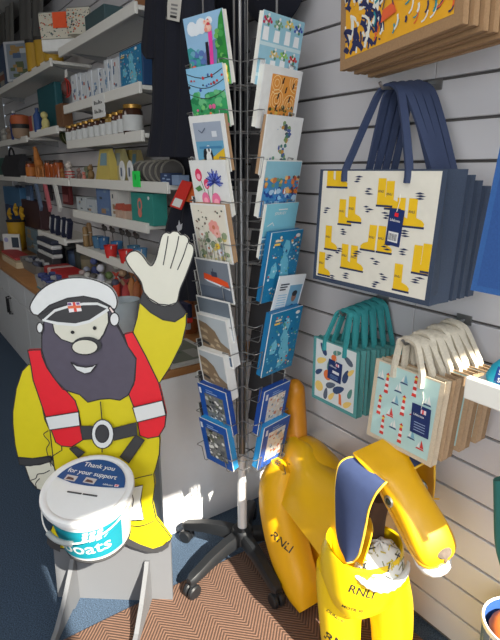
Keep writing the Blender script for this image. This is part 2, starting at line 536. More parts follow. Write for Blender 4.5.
def card(n, t, ztop, h, wd, s0, label, draw, stock=ENV, thick=0.016, face=WHITE, name='greeting_card', cat='greeting card', lean=LEAN, out=0.0, roll=0.0, group='cards in the revolving rack'):
    up = (Vector((0, 0, 1))*math.cos(lean)+n*math.sin(lean))
    tt = t*math.cos(roll)+up*math.sin(roll); up = up*math.cos(roll)-t*math.sin(roll)
    nn = tt.cross(up)
    base = HUB+n*(0.093+0.025+out)+t*s0+Vector((0, 0, ztop-h*math.cos(lean)))
    wd *= 1.08
    o = base-tt*(wd/2)
    th = thing(name, label, cat, base, group)
    m = MB()
    ov = -nn*0.003
    m.prism([o, o+tt*wd, o+tt*wd+up*h, o+up*h], ov, face)
    f = Flat(m, o, tt, up, 0.0003)
    draw(f, wd, h)
    m.build('printed_front', th, 0)
    if thick > 0.003:
        e = 0.002
        MB().prism([o+ov*1.05+tt*e+up*e, o+ov*1.05+tt*(wd-e)+up*e, o+ov*1.05+tt*(wd-e)+up*(h-e), o+ov*1.05+tt*e+up*(h-e)], -nn*(thick-0.003), stock).build('card_stack', th, 0)
    return th
def blobs(f, n, x0, y0, x1, y1, r0, r1, cols, seed, k=7):
    r = random.Random(seed)
    for i in range(n):
        f.k += 0.05
        q = r.uniform(r0, r1)
        f.disc(min(max(r.uniform(x0, x1), x0+q), x1-q), min(max(r.uniform(y0, y1), y0+q), y1-q), q, q*r.uniform(0.6, 1.0), r.choice(cols), k, r.random()*3)
    f.up()
def hills(f, w, h, y, a, mat, x0=0, base=0, ph=0.0, fr=2.0):
    pts = [(x0, base)]+[(w, base)]+[(w-(w-x0)*i/10, y+a*math.sin(ph+fr*math.pi*i/10)) for i in range(11)]
    f.poly(pts, mat).up()
def d_alpaca(f, w, h):
    r = random.Random(9)
    f.rect(0, 0, w, h, c_(150, 190, 220)).up()
    blobs(f, 6, 0.01, h*.72, w*.75, h*.97, .012, .022, [c_(228, 234, 238)], 1, 10)
    hills(f, w, h, h*.52, .02, c_(120, 130, 180)); hills(f, w, h, h*.42, .03, c_(60, 150, 150), ph=2); hills(f, w, h, h*.28, .02, c_(110, 180, 90), ph=1)
    f.poly([(w*.72, h*.3), (w, h*.15), (w, h), (w*.9, h*.9), (w*.8, h*.65)], c_(50, 140, 60)).up()
    f.poly([(w*.52, h*.2), (w*.62, h*.2), (w*.70, h*.75), (w*.60, h*.8), (w*.58, h*.5)], c_(235, 70, 160)).up()
    f.poly([(w*.46, h*.2), (w*.54, h*.2), (w*.57, h*.62), (w*.5, h*.62)], c_(30, 30, 40)).up()
    f.disc(w*.62, h*.80, .014, .010, c_(240, 190, 170)).up()
    blobs(f, 22, w*.74, h*.3, w*.98, h*.9, .004, .010, [c_(70, 160, 80), c_(40, 120, 60), c_(110, 180, 90)], 13)
    blobs(f, 20, w*.02, h*.3, w*.5, h*.55, .005, .012, [c_(70, 160, 160), c_(110, 170, 190), c_(90, 120, 180)], 14)
    blobs(f, 16, w*.53, h*.74, w*.70, h*.92, .003, .007, [c_(240, 200, 180), c_(235, 150, 130), c_(210, 60, 70)], 15)
    blobs(f, 26, w*.5, 0.002, w*.98, h*.28, .005, .009, [c_(240, 210, 60), c_(220, 180, 40), c_(250, 230, 120)], 3)
    blobs(f, 12, 0.0, h*.08, w*.5, h*.35, .006, .011, [c_(240, 130, 40), c_(60, 60, 130), c_(230, 90, 60)], 4)
    f.rect(w*.12, 0, w*.2, h*.16, c_(40, 50, 110))
def d_birds(f, w, h):
    f.rect(0, 0, w, h, c_(60, 160, 100)).up(); f.rect(0, h*.5, w, h, c_(140, 195, 225)).up()
    blobs(f, 30, 0, h*.3, w, h*.62, .006, .016, [c_(70, 165, 105), c_(110, 190, 130), c_(40, 130, 80)], 5)
    for k in range(3):
        f.stroke([(w*i/8, h*(.92-.1*k)-.016*math.sin(math.pi*i/8)-.01*k) for i in range(9)], .0018, c_(50, 40, 40))
    f.up()
    blobs(f, 18, 0, h*.6, w, h*.9, .003, .005, [c_(200, 60, 60), c_(60, 90, 170), c_(40, 40, 50)], 6)
    blobs(f, 20, 0, 0, w, h*.4, .004, .009, [c_(120, 200, 120), c_(235, 120, 80), c_(220, 100, 150), c_(40, 120, 70)], 7)
    f.disc(w*.5, .008, .016, .012, c_(235, 120, 60)); f.disc(w*.8, .008, .014, .012, c_(230, 100, 120))
def d_puffin(f, w, h):
    x0, y0, x1, y1 = w*.1, h*.1, w*.9, h*.88
    f.rect(x0, y0, x1, y1, c_(100, 160, 190)).up(); f.rect(x0, h*.55, x1, y1, c_(160, 170, 185)).up()
    f.poly([(x0, y0), (x1, y0), (x1, h*.42), (w*.6, h*.28), (x0, h*.2)], c_(220, 180, 40)).up()
    f.disc(w*.42, h*.28, .02, .028, c_(30, 32, 38)).up(); f.disc(w*.44, h*.24, .011, .018, WHITE).up(); f.disc(w*.46, h*.40, .010, .012, WHITE).up(); f.disc(w*.47, h*.4, .003, .006, BLACK)
    f.rect(w*.2, h*.42, w*.85, h*.46, c_(70, 130, 170)); f.stroke([(w*.25, h*.75), (w*.34, h*.7), (w*.45, h*.78)], .003, c_(90, 100, 120)); f.rect(w*.62, h*.62, w*.76, h*.72, c_(215, 220, 225))
def d_flowers(f, w, h):
    G = c_(70, 120, 70)
    for x, y in ((.25, .7), (.42, .55), (.63, .7), (.33, .3), (.62, .3)):
        f.stroke([(w*.45, 0), (w*(x+.45)/2, h*y*.55), (w*x, h*y)], .0025, G)
    f.up()
    for x, y, r, c in ((.22, .74, .014, c_(225, 60, 100)), (.42, .58, .011, c_(220, 70, 110)), (.34, .3, .016, c_(235, 120, 160)), (.64, .28, .018, c_(235, 120, 160))):
        f.disc(w*x, h*y, r, r*1.3, c).up(); f.disc(w*x, h*y-.004, r*.55, r*.6, c_(250, 170, 190)).up()
    for i in range(22):
        a = math.pi*(-.15+1.3*i/21)
        f.stroke([(w*.66, h*.62), (w*.66+.034*math.cos(a)*(.7+.3*(i % 3)/2), h*.62+.036*math.sin(a)*(.7+.3*(i % 3)/2))], .004, (c_(70, 90, 180), c_(120, 140, 215), c_(50, 60, 150))[i % 3])
    f.up(); f.poly([(w*.08, h*.5), (w*.24, h*.56), (w*.3, h*.48), (w*.16, h*.44)], c_(90, 140, 80))
def d_meadow(f, w, h):
    f.rect(.004, .004, w-.004, h-.004, c_(228, 222, 205)).up()
    blobs(f, 55, .006, .006, w-.006, h*.55, .004, .012, [c_(150, 165, 130), c_(200, 205, 190), c_(110, 130, 110), c_(220, 200, 120), c_(190, 170, 160), c_(230, 225, 215)], 9)
    blobs(f, 24, .01, h*.5, w-.01, h*.92, .002, .004, [c_(70, 80, 70), c_(120, 90, 80)], 10)
    for x, y, r, c in ((.62, .62, .022, c_(235, 160, 150)), (.7, .52, .014, c_(240, 180, 170)), (.25, .48, .014, c_(240, 235, 225)), (.66, .3, .010, c_(240, 205, 70)), (.4, .25, .014, c_(240, 240, 235)), (.75, .2, .012, c_(225, 225, 235))):
        for k in range(7):
            a = 2*math.pi*k/7
            f.disc(w*x+r*.6*math.cos(a), h*y+r*.6*math.sin(a), r*.4, r*.4, c, 8)
        f.up(); f.disc(w*x, h*y, r*.28, r*.28, c_(200, 120, 90)).up()
    for i in range(8):
        f.stroke([(w*(.1+.11*i), .006), (w*(.12+.105*i), h*(.35+.06*(i % 4)))], .0018, c_(90, 110, 80))
def d_boat(f, w, h):
    f.rect(.004, .004, w-.004, h-.004, c_(120, 128, 138)).up()
    f.rect(.004, .004, w-.004, h*.35, c_(96, 106, 120)).up()
    f.poly([(w*.2, h*.5), (w*.95, h*.36), (w*.9, h*.52), (w*.62, h*.6), (w*.22, h*.66)], c_(230, 84, 40)).up()
    f.poly([(w*.3, h*.46), (w*.95, h*.33), (w*.95, h*.38), (w*.2, h*.52)], c_(225, 230, 235)); f.rect(w*.45, h*.6, w*.62, h*.72, c_(60, 66, 84)); f.rect(w*.5, h*.72, w*.52, h*.8, c_(60, 60, 70))
def d_sea(f, w, h):
    f.rect(.004, .004, w-.004, h-.004, c_(104, 114, 124)).up(); f.rect(.004, .004, w-.004, h*.3, c_(176, 184, 190)).up(); f.poly([(w*.2, h*.3), (w*.85, h*.34), (w*.6, h*.5)], c_(70, 78, 88))
def d_cliff(f, w, h):
    f.rect(.006, .006, w-.006, h-.006, c_(178, 186, 190)).up()
    f.rect(.006, .006, w-.006, h*.34, c_(58, 82, 108)).up()
    f.poly([(.006, h*.3), (w-.006, h*.26), (w-.006, h*.4), (w*.7, h*.5), (w*.55, h*.7), (w*.3, h*.82), (.006, h*.86)], c_(132, 112, 88)).up()
    r = random.Random(5)
    for i in range(16):
        x, y = r.uniform(.05, .75)*w, r.uniform(.32, .72)*h
        if y < h*(.84-.5*x/w): f.poly([(x, y), (x+.02, y-.004), (x+.015, y+.006), (x+.004, y+.009)], r.choice([c_(80, 68, 56), c_(180, 160, 130), c_(60, 56, 54), c_(150, 132, 104)]))
    f.up(); f.stroke([(.006, h*.3), (w*.4, h*.27), (w-.006, h*.24)], .004, c_(200, 210, 215))
def d_bluebox(seed, pal, tint):
    def g(f, w, h):
        f.rect(0, 0, w, h, c_(30, 84, 168)).up()
        x0, y0, x1, y1 = w*.2, h*.14, w*.86, h*.82
        f.rect(x0, y0, x1, y1, tint).up()
        blobs(f, 90, x0, y0, x1, y1, .003, .009, pal, seed, 6)
        f.rect(w*.05, h*.8, w*.13, h*.93, c_(215, 222, 232)); f.rect(w*.3, h*.86, w*.7, h*.885, c_(140, 170, 215)); f.rect(w*.3, h*.91, w*.55, h*.93, c_(140, 170, 215))
    return g
BW = [c_(40, 44, 50), c_(90, 94, 98), c_(190, 192, 190), c_(140, 140, 138), c_(230, 230, 226), c_(110, 118, 96)]
SOFT = [c_(235, 225, 205), c_(220, 200, 180), c_(205, 215, 225), c_(200, 130, 100), c_(120, 140, 160), c_(240, 236, 228)]
def d_jugs(f, w, h):
    f.rect(0, 0, w, h, c_(150, 196, 212)).up()
    f.rect(0, h*.55, w, h*.6, c_(200, 222, 226)); f.rect(0, h*.12, w, h*.17, c_(200, 222, 226)); f.up()
    for x, y, hh in ((.1, .62, .18), (.36, .62, .16), (.62, .62, .19), (.85, .62, .15), (.12, .2, .16), (.35, .19, .18), (.58, .2, .2), (.82, .2, .17)):
        f.poly([(w*(x-.07), h*y), (w*(x+.07), h*y), (w*(x+.06), h*(y+hh)), (w*(x-.06), h*(y+hh))], c_(238, 240, 240))
    f.up()
    for i, (x, y, c) in enumerate(((.1, .86, c_(190, 40, 80)), (.36, .84, c_(120, 160, 120)), (.62, .88, c_(230, 200, 90)), (.85, .85, c_(50, 80, 170)), (.35, .43, c_(220, 190, 120)), (.58, .44, c_(150, 200, 90)), (.82, .42, c_(205, 40, 40)))):
        for k in range(14):
            f.disc(w*x+.016*math.cos(k*2.4)*(k/13), h*y+.005+.014*math.sin(k*2.4)*(k/13), .0045, .004, (c, c, c_(90, 140, 100), c_(236, 232, 226))[k % 4], 7)
def d_bees(f, w, h):
    x0, y0, x1, y1 = w*.22, h*.12, w*.9, h*.88
    f.rect(x0, y0, x1, y1, c_(226, 150, 60)).up()
    blobs(f, 40, x0, y0, x1, h*.42, .003, .008, [c_(190, 160, 50), c_(110, 90, 40), c_(220, 190, 90), c_(60, 60, 40)], 12)
    for cx_, cy_ in ((.75, .42), (.35, .75), (.85, .8), (.4, .48)):
        for k in range(1, 6):
            q = [(w*cx_+.009*k*math.cos(a), h*cy_+.009*k*math.sin(a)) for a in [i*math.pi/10 for i in range(21)]]
            q = [p for p in q if x0 < p[0] < x1 and h*.35 < p[1] < y1]
            if len(q) > 1:
                run = [q[0]]
                for p in q[1:]:
                    if abs(p[0]-run[-1][0])+abs(p[1]-run[-1][1]) > .012:
                        if len(run) > 1: f.stroke(run, .0016, c_(250, 226, 170))
                        run = [p]
                    else: run.append(p)
                if len(run) > 1: f.stroke(run, .0016, c_(250, 226, 170))
    f.up()
    for x, y in ((.42, .55), (.6, .66), (.72, .52), (.5, .8), (.78, .74), (.4, .36)):
        f.poly([(w*x-.003, h*y-.009), (w*x+.003, h*y-.007), (w*x+.006, h*y+.009), (w*x, h*y+.006)], c_(40, 30, 26))
def d_seahorse(f, w, h):
    r = random.Random(3)
    sh = [(.52, .86), (.6, .76), (.62, .66), (.54, .56), (.48, .46), (.52, .36), (.6, .28), (.58, .18), (.5, .14)]
    for i, (x, y) in enumerate(sh):
        for k in range(4):
            f.k += .05
            f.disc(w*x+r.uniform(-.01, .01), h*y+r.uniform(-.008, .008), r.uniform(.004, .01), r.uniform(.004, .009), r.choice([c_(70, 120, 110), c_(190, 140, 60), c_(70, 90, 150), c_(120, 150, 90), c_(60, 70, 80)]), 7)
    for i in range(14): f.disc(w*r.uniform(.1, .35), h*r.uniform(.1, .3), .004, .006, r.choice([c_(90, 150, 120), c_(90, 110, 160), c_(140, 160, 150)]), 6)
    for i in range(8): f.disc(w*r.uniform(.2, .9), h*r.uniform(.3, .9), .0018, .0018, c_(120, 150, 190), 5)
def d_harbour(f, w, h):
    f.rect(.003, .003, w-.003, h-.003, c_(70, 140, 190)).up(); f.rect(.003, h*.68, w-.003, h-.003, c_(140, 190, 205)).up()
    blobs(f, 60, .003, .003, w-.003, h*.55, .004, .012, [c_(40, 100, 180), c_(30, 70, 150), c_(90, 160, 220), c_(180, 210, 230), c_(60, 120, 200)], 21)
    blobs(f, 34, w*.55, h*.4, w-.003, h*.75, .004, .010, [c_(225, 130, 50), c_(200, 80, 50), c_(240, 190, 120), c_(90, 60, 60)], 22)
    blobs(f, 16, .003, h*.52, w*.5, h*.72, .004, .009, [c_(225, 170, 90), c_(200, 120, 70), c_(110, 150, 120)], 23)
    blobs(f, 40, .003, .003, w-.003, h*.4, .003, .008, [c_(40, 100, 180), c_(150, 200, 230), c_(30, 80, 160), c_(210, 226, 236)], 24, 5)
    for x in (.3, .56): f.poly([(w*x, h*.42), (w*x+.010, h*.42), (w*x+.003, h*.53)], c_(235, 238, 240))
def d_journey(f, w, h):
    f.rect(0, 0, w, h, c_(130, 196, 212)).up(); f.rect(0, 0, w, h*.42, c_(70, 140, 180)).up()
    for k in range(4): f.rect(0, h*(.06+.1*k), w, h*(.09+.1*k), c_(200, 225, 235))
    f.text('JOURNEY', w*.28, h*.78, .011, WHITE, maxw=w*.5); f.rect(w*.38, h*.88, w*.66, h*.9, WHITE); f.stroke([(w*.1, h*.6), (w*.25, h*.66), (w*.3, h*.6)], .003, WHITE)
def d_map(seed):
    def g(f, w, h):
        f.rect(0, 0, w, h, c_(24, 122, 168)).up()
        gb = [(.42, .08), (.6, .1), (.74, .16), (.78, .3), (.7, .42), (.68, .55), (.6, .64), (.66, .76), (.6, .86), (.48, .88), (.42, .78), (.46, .66), (.4, .58), (.46, .46), (.42, .34), (.5, .24)]
        f.poly([(w*x, h*y) for x, y in gb], c_(110, 190, 214)).up()
        f.poly([(w*x, h*y) for x, y in ((.12, .36), (.28, .34), (.34, .46), (.26, .58), (.14, .52))], c_(110, 190, 214)).up()
        blobs(f, 110, w*.05, h*.05, w*.95, h*.95, .0016, .0055, [c_(150, 208, 226), c_(120, 196, 220), c_(200, 226, 236), c_(60, 150, 190), c_(230, 160, 60), c_(225, 90, 70), c_(20, 70, 120), c_(240, 230, 200), c_(90, 160, 140)], seed, 6)
        f.rect(w*.1, h*.82, w*.28, h*.85, c_(240, 200, 90)); f.rect(w*.12, h*.87, w*.3, h*.9, c_(240, 220, 180)); f.disc(w*.82, h*.93, .011, .006, WHITE)
    return g
def d_leaflet(f, w, h):
    f.rect(0, 0, w, h, c_(232, 236, 238)).up()
    f.rect(w*.48, h*.1, w*.95, h*.8, c_(120, 170, 200)).up(); f.disc(w*.72, h*.56, .012, .017, c_(150, 110, 92)).up(); f.disc(w*.72, h*.63, .013, .010, c_(40, 40, 46)).up()
    f.poly([(w*.52, h*.12), (w*.92, h*.12), (w*.86, h*.36), (w*.72, h*.42), (w*.58, h*.36)], c_(40, 70, 120))
    for k in range(3): f.rect(w*.1, h*(.82-.05*k), w*(.42-.05*k), h*(.845-.05*k), c_(30, 40, 60))
    for k in range(8): f.rect(w*.1, h*(.62-.05*k), w*.42, h*(.63-.05*k), c_(80, 170, 210))
    f.poly([(0, 0), (w, 0), (w, h*.08), (0, h*.2)], c_(40, 150, 195))
L_ = lambda *a, **k: card(NL, TL, *a, **k)
R_ = lambda z, h, wd, s0, *a, **k: card(NR, TR, z, h, wd*1.10, s0-.018, *a, **k)
L_(ZR[0], .172, .138, .008, 'greeting card with pink alpaca on green hills, top of left column', d_alpaca)
L_(ZR[1], .155, .130, .006, 'greeting card with birds on branches over a green meadow', d_birds)
L_(ZR[2], .150, .128, .008, 'greeting card with puffin painting, brown card edges behind', d_puffin, stock=KRAFT)
L_(ZR[3], .155, .134, .008, 'white greeting card with pink roses and blue agapanthus', d_flowers)
L_(ZR[4], .172, .132, .010, 'kraft backed card with pale meadow flowers, below the rose card', d_meadow, stock=KRAFT, thick=.022)
L_(ZR[5]-.035, .130, .132, .014, 'grey card with orange lifeboat picture', d_boat, thick=.006)
L_(ZR[6]-.033, .130, .132, .016, 'plain grey sea view card just below the orange lifeboat card', d_sea, thick=.006)
L_(ZR[7], .165, .122, .016, 'white card of rocky coast, upper of the two alike', d_cliff, thick=.030, stock=WHITE)
L_(ZR[8], .165, .110, .010, 'white card of rocky coast, lower of the two alike', d_cliff, thick=.034, stock=WHITE)
BLUEB = c_(26, 70, 150); CYAN = c_(40, 140, 200)
L_(ZR[9], .165, .118, .010, 'blue boxed card pack with monochrome print, second from bottom of left column', d_bluebox(31, BW, c_(120, 122, 122)), stock=BLUEB, thick=.024)
L_(ZR[10]+.004, .168, .116, .012, 'blue boxed card pack with monochrome print, bottom of left column', d_bluebox(32, BW, c_(120, 122, 122)), stock=CYAN, thick=.026)
R_(ZR[0], .172, .142, .032, 'greeting card with rows of white jugs and flowers, top of right column', d_jugs)
R_(ZR[1], .158, .136, .036, 'white greeting card with orange honeybee print', d_bees, thick=.020)
R_(ZR[2], .160, .134, .046, 'white greeting card with speckled seahorse drawing', d_seahorse, stock=KRAFT)
R_(ZR[3], .160, .136, .044, 'greeting card with blue harbour and orange cottages painting', d_harbour, thick=.018)
R_(ZR[4], .160, .122, .040, 'pale blue card or booklet behind the top map pack', d_journey, thick=.012)
R_(ZR[4]-.078, .215, .122, .042, 'teal boxed pack with map of Britain, directly below the pale blue booklet', d_map(41), stock=c_(20, 110, 160), thick=.022, out=.008)
R_(ZR[6]+.03, .165, .112, .060, 'white leaflet with a portrait, slanting in front of map pack', d_leaflet, thick=.003, lean=math.radians(13), roll=math.radians(-5), name='leaflet', cat='leaflet', out=.010)
R_(ZR[7]+.012, .215, .126, .046, 'teal boxed pack with map of Britain, below the portrait leaflet', d_map(42), stock=c_(20, 110, 160), thick=.024, out=.010)
R_(ZR[9]-.005, .165, .106, .028, 'blue boxed card pack with pale print, second from bottom of right column', d_bluebox(33, SOFT, c_(220, 214, 206)), stock=BLUEB, thick=.024)
R_(ZR[10]-.004, .166, .108, .030, 'blue boxed card pack with pale print, bottom of right column', d_bluebox(34, SOFT, c_(226, 222, 214)), stock=CYAN, thick=.026)
# the far sides of the spinner: backs of cards glimpsed between the two near columns
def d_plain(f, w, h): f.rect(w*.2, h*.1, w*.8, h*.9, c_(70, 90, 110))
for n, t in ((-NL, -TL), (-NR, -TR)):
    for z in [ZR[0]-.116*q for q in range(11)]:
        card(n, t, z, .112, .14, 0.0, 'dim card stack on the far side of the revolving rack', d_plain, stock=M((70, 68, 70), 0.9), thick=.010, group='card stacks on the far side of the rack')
# ================================================================== painted cut-out figure
CP = Vector((-1.549, 0.297, 0)); CN = Vector((0.784, -0.62, 0)).normalized(); CT = Vector((0.62, 0.784, 0)).normalized()
def cpt(x, y):
    p = onpl(x, y, CP, CN); return ((p-CP).dot(CT), p.z)
def smooth2(pts, n=4, closed=True):
    P = [Vector((x, y, 0)) for x, y in pts]
    if closed:
        P = [P[-1]]+P+[P[0], P[1]]
        q = crom(P, n)[n:-(n+1)]
    else:
        q = crom(P, n)
    return [(v.x, v.y) for v in q]
cut = thing('cutout_figure', 'life size painted cut-out of a waving bearded lifeguard in yellow and red, holding bucket', 'cutout figure', (CP+CT*0.2).to_tuple())
Yp = M((214, 198, 18), 0.5, var=0.04); RED = M((226, 30, 44), 0.5, var=0.05); DK = M((56, 56, 58), 0.6, var=0.1)
BEARD = M((84, 78, 92), 0.6, var=0.1); SKIN = M((214, 212, 196), 0.55, var=0.03); WP = M((218, 220, 218), 0.55, var=0.03)
OUTL = M((40, 38, 40), 0.6)
THK = 0.012
panel = MB()
pf = Flat(panel, CP, CT, Vector((0, 0, 1)), 0.0004)
lay = [0]
def plate(px, mat, solid=False, smooth=0, outline=True, ow=0.0035):
    """a painted region of the board; solid regions are cut from the board itself"""
    pts = smooth2(px, smooth) if smooth else list(px)
    q = [cpt(*p) for p in pts]
    if solid:
        lay[0] += 1
        e = 0.0002*lay[0]
        P3 = [CP+CT*a+Vector((0, 0, b))-CN*(THK-e) for a, b in q]
        panel.prism(P3, CN*THK, mat)
        pf.k = 1+e/0.0004
    else:
        pf.k += 1
        pf.poly(q, mat)
    if outline:
        k = pf.k; pf.k = k+0.25
        pf.stroke(q+[q[0]], ow, OUTL)
        pf.k = k
def line(px, w=0.0035, mat=OUTL, smooth=4, k=None):
    pts = smooth2(px, smooth, False) if smooth else px
    kk = pf.k
    pf.k = k or (kk+1.5)
    pf.stroke([cpt(*p) for p in pts], w, mat)
    pf.k = kk
# pieces cut from the board: torso with boots, arms, head, glove
plate([(42, 372), (40, 395), (45, 420), (50, 430), (54, 465), (56, 500), (54, 522), (50, 532), (49, 540), (60, 548), (90, 552), (122, 537), (135, 544.5), (150, 549), (163, 548), (169, 543), (171.4, 538), (164.8, 529), (156, 518), (152.7, 502.6), (155, 485), (153.8, 474), (156, 467.4), (159.3, 454), (160, 440), (158, 420), (150, 380), (132, 350), (60, 350)], Yp, True)
plate([(139.6, 302), (151, 311), (163, 318), (175, 320), (184, 315), (186.5, 314), (186.3, 325), (182, 343), (170, 367), (159.5, 383), (150, 372), (146, 357), (133, 332), (137, 318)], Yp, True)
plate([(29, 364), (22.2, 371), (16.4, 388.5), (13, 412), (13, 423.7), (15.2, 444.8), (18.3, 458), (33, 458.5), (51, 457), (62, 450), (60, 420), (42, 375), (34, 366)], Yp, True)
plate([(18.3, 457), (33, 458.3), (51, 455.6), (51, 461.5), (30, 465.7), (19.7, 464.4)], DK, True)
plate([(25, 465.5), (30, 480), (37, 488.5), (48, 492), (60, 486), (54, 466), (50, 461.5), (40, 464.5)], SKIN, True)
line([(31, 480), (36, 478), (38, 474), (44, 473), (50, 470)], .003); line([(37, 488), (36, 483), (40, 478)], .003)
plate([(139.6, 302), (143.7, 291), (149, 298), (159, 304), (169, 305), (178, 302), (185.5, 312.5), (184, 315.8), (175, 321.6), (163, 319.6), (151, 312.5)], DK, True)
plate([(143.7, 291), (140.7, 281), (130.5, 267.8), (126.4, 260.7), (126.4, 256.6), (130.5, 252), (136.6, 251), (142.7, 255.6), (150.8, 265.7), (155.9, 258.6), (159, 246.4), (162, 235.5), (166, 232.3), (170, 233.2), (173, 231.2), (178, 231.8), (180.6, 234.6), (184.3, 234.8), (188.4, 238.3), (188.9, 242.6), (192.5, 244.8), (194, 250.5), (191.5, 260.7), (185.4, 277), (180.3, 289), (176.8, 302.3), (169, 306), (159, 305), (148.8, 299.3)], SKIN, True, 4)
for q in ([(168.3, 236), (167, 245), (163.4, 265)], [(179, 236), (176.2, 250), (170.5, 268.5)], [(187.8, 242.5), (183.3, 256.6), (177.6, 269.8)]):
    line(q, .0028)
plate([(44, 323), (42, 336), (42, 350), (47, 366), (53, 376), (63, 389), (80, 394.4), (88, 402), (100, 399), (110, 398.3), (120, 400), (128, 395), (134, 384), (136.4, 358), (128, 346), (124, 338), (117, 325), (113, 308), (46, 316)], BEARD, True)
# vest
plate([(28, 350), (31, 364), (33.5, 380), (38, 393), (45.6, 415.6), (51, 428.4), (56, 442), (61.6, 445.6), (72, 446.6), (84, 439), (81, 424), (78.5, 410), (75.6, 400.6), (68, 392), (56, 380), (47, 367), (42.5, 356), (41, 349.5)], RED, True)
plate([(124, 334), (133, 332), (146, 356), (159, 383), (163, 399), (166.4, 414), (165, 426), (159, 436), (148, 438), (140, 435), (137.6, 420), (133.6, 406), (129, 394), (135, 380), (136.4, 359), (128, 346)], RED, True)
# peaked cap
plate([(30.5, 309), (33, 300), (42, 289), (56, 281), (74, 277.5), (92, 279), (108, 285.5), (115, 293), (117.5, 302), (115, 309), (108, 306), (90, 304), (60, 306), (38, 315)], WP, True, 3)
plate([(38, 315.5), (50, 305), (68, 298), (84, 296), (98, 299), (111, 306), (113, 309), (106, 312), (90, 322), (76, 326), (60, 324.5), (43, 320)], DK, True)
# painted details
pf.k = 9
plate([(53, 323), (55, 332), (62, 339), (72, 342.5), (86, 341), (100, 339.5), (104, 334), (109, 322), (108.5, 312), (106, 311), (90, 321), (76, 325), (60, 324)], SKIN)
plate([(43, 318.5), (58, 321.5), (76, 323), (90, 319.5), (106, 309), (110, 306.5), (112, 308.5), (107, 312), (90.5, 322.5), (76, 326), (58, 324.5), (43, 320.5)], WP, outline=False)
plate([(43, 319.5), (55, 309), (68, 305), (84, 302.2), (98, 302), (110, 307), (110, 309.3), (98, 304.6), (84, 304.8), (68, 307.6), (56, 311.4), (44.5, 321)], WP, outline=False)
plate([(68, 302), (80.5, 301.5), (82.5, 310.5), (70, 312)], M((232, 226, 226), 0.5), outline=False)
plate([(73.2, 301.8), (75.8, 301.7), (77.8, 311), (75, 311.3)], M((220, 70, 60), 0.5), outline=False)
plate([(68.4, 305.6), (81.2, 304.8), (81.7, 307.4), (69, 308.2)], M((226, 110, 70), 0.5), outline=False)
for q in ([(68.6, 302.5), (72, 302.3), (72.4, 304.6), (69, 304.8)], [(77, 302), (80, 301.8), (80.6, 304), (77.5, 304.2)]):
    plate(q, M((120, 80, 140), 0.5), outline=False)
el = lambda cx_, cy_, rx, ry, n=18: [(cx_+rx*math.cos(2*math.pi*i/n), cy_+ry*math.sin(2*math.pi*i/n)) for i in range(n)]
plate(el(41, 327, 3.2, 5.2), WP); plate([(109, 307), (111.5, 306), (116, 312), (113.5, 314)], M((232, 214, 208), 0.5)); plate(el(115.3, 318.5, 4.6, 6.6), WP)
plate(el(73.6, 331.4, 1.9, 1.7), BLACK, outline=False); plate(el(95.6, 327.2, 1.8, 2.0), BLACK, outline=False)
plate(el(88, 344.5, 14.6, 8.8), DK, outline=False); plate(el(86, 346, 13, 7.6), SKIN)
plate([(72, 361), (78, 364.6), (87, 366), (94, 365), (98, 363), (92, 371), (86, 372.6), (78, 369)], WP)
plate([(46.6, 415.6), (79.4, 410.4), (81, 424), (51, 428.4)], WP); plate([(133.6, 406), (163, 399), (166.4, 413.5), (138, 420.6)], WP)
plate([(81.5, 424.5), (95, 424.5), (95.5, 437), (84, 438)], DK); plate([(113, 427), (137.5, 420.7), (138, 433), (115, 438.5)], DK)
plate([(71, 446.6), (77.5, 444.7), (86, 450.3), (80, 456)], DK); plate([(137, 433), (145.5, 437.8), (129.6, 461), (121, 455)], DK)
plate(el(104, 432, 11, 14.4), WP); plate(el(103.6, 431.6, 6.6, 8.8), DK)
line([(102, 399.5), (102.8, 410), (103.6, 418)]); line([(103.6, 446), (103.5, 450)])
line([(50.3, 428.4), (45.6, 432.5), (51.3, 440), (48.5, 446.5), (50.4, 455), (53, 464)], .003)
plate([(120, 488), (144, 482.5), (141.7, 498), (145, 517), (118, 518.5)], WP)
line([(133.6, 504), (134.5, 497), (133, 490)], .0028); line([(136, 476), (144, 474), (153.5, 472)], .003); line([(122, 519), (135, 523), (146, 522), (155, 518)], .003)
plate([(121, 531), (140.6, 541), (154, 545.6), (165, 542), (170.5, 536.5), (169.4, 544), (163, 548.6), (150, 549.6), (135, 545), (119, 537.5)], DK, outline=False)
plate([(49.6, 531), (54, 536), (62, 540), (62, 549), (53, 545), (48.6, 540)], DK, outline=False)
panel.build('painted_board', cut, 0)
# grey stand: base board and two fin feet
GREY = M((106, 108, 112), 0.55, var=0.05, scale=8)
q = [cpt(*p) for p in ((50.5, 538), (56.5, 600), (172, 605.2), (169.5, 541), (150, 544), (122, 533), (90, 548), (60, 543))]
q[1] = (q[1][0], 0.0005); q[2] = (q[2][0], 0.0005)
MB().prism([CP+CT*a+Vector((0, 0, b))-CN*(THK*2+0.0005) for a, b in q], CN*(THK-0.0002), GREY).build('base_board', cut, 0)
for a in (cpt(75, 575)[0]-0.004, cpt(147, 567)[0]):
    top = 0.165
    pts = [(0.0, 0.0005), (0.0, top), (0.012, top+0.004), (0.03, top-0.02), (0.10, 0.085), (0.17, 0.042), (0.215, 0.032), (0.225, 0.0005), (0.19, 0.0005), (0.17, 0.012), (0.06, 0.012), (0.045, 0.0005)]
    P3 = [CP+CT*(a-0.007)+CN*(x-THK-0.0002)+Vector((0, 0, z)) for x, z in pts]
    MB().prism(P3, CT*0.014, GREY).build('foot', cut, 0)
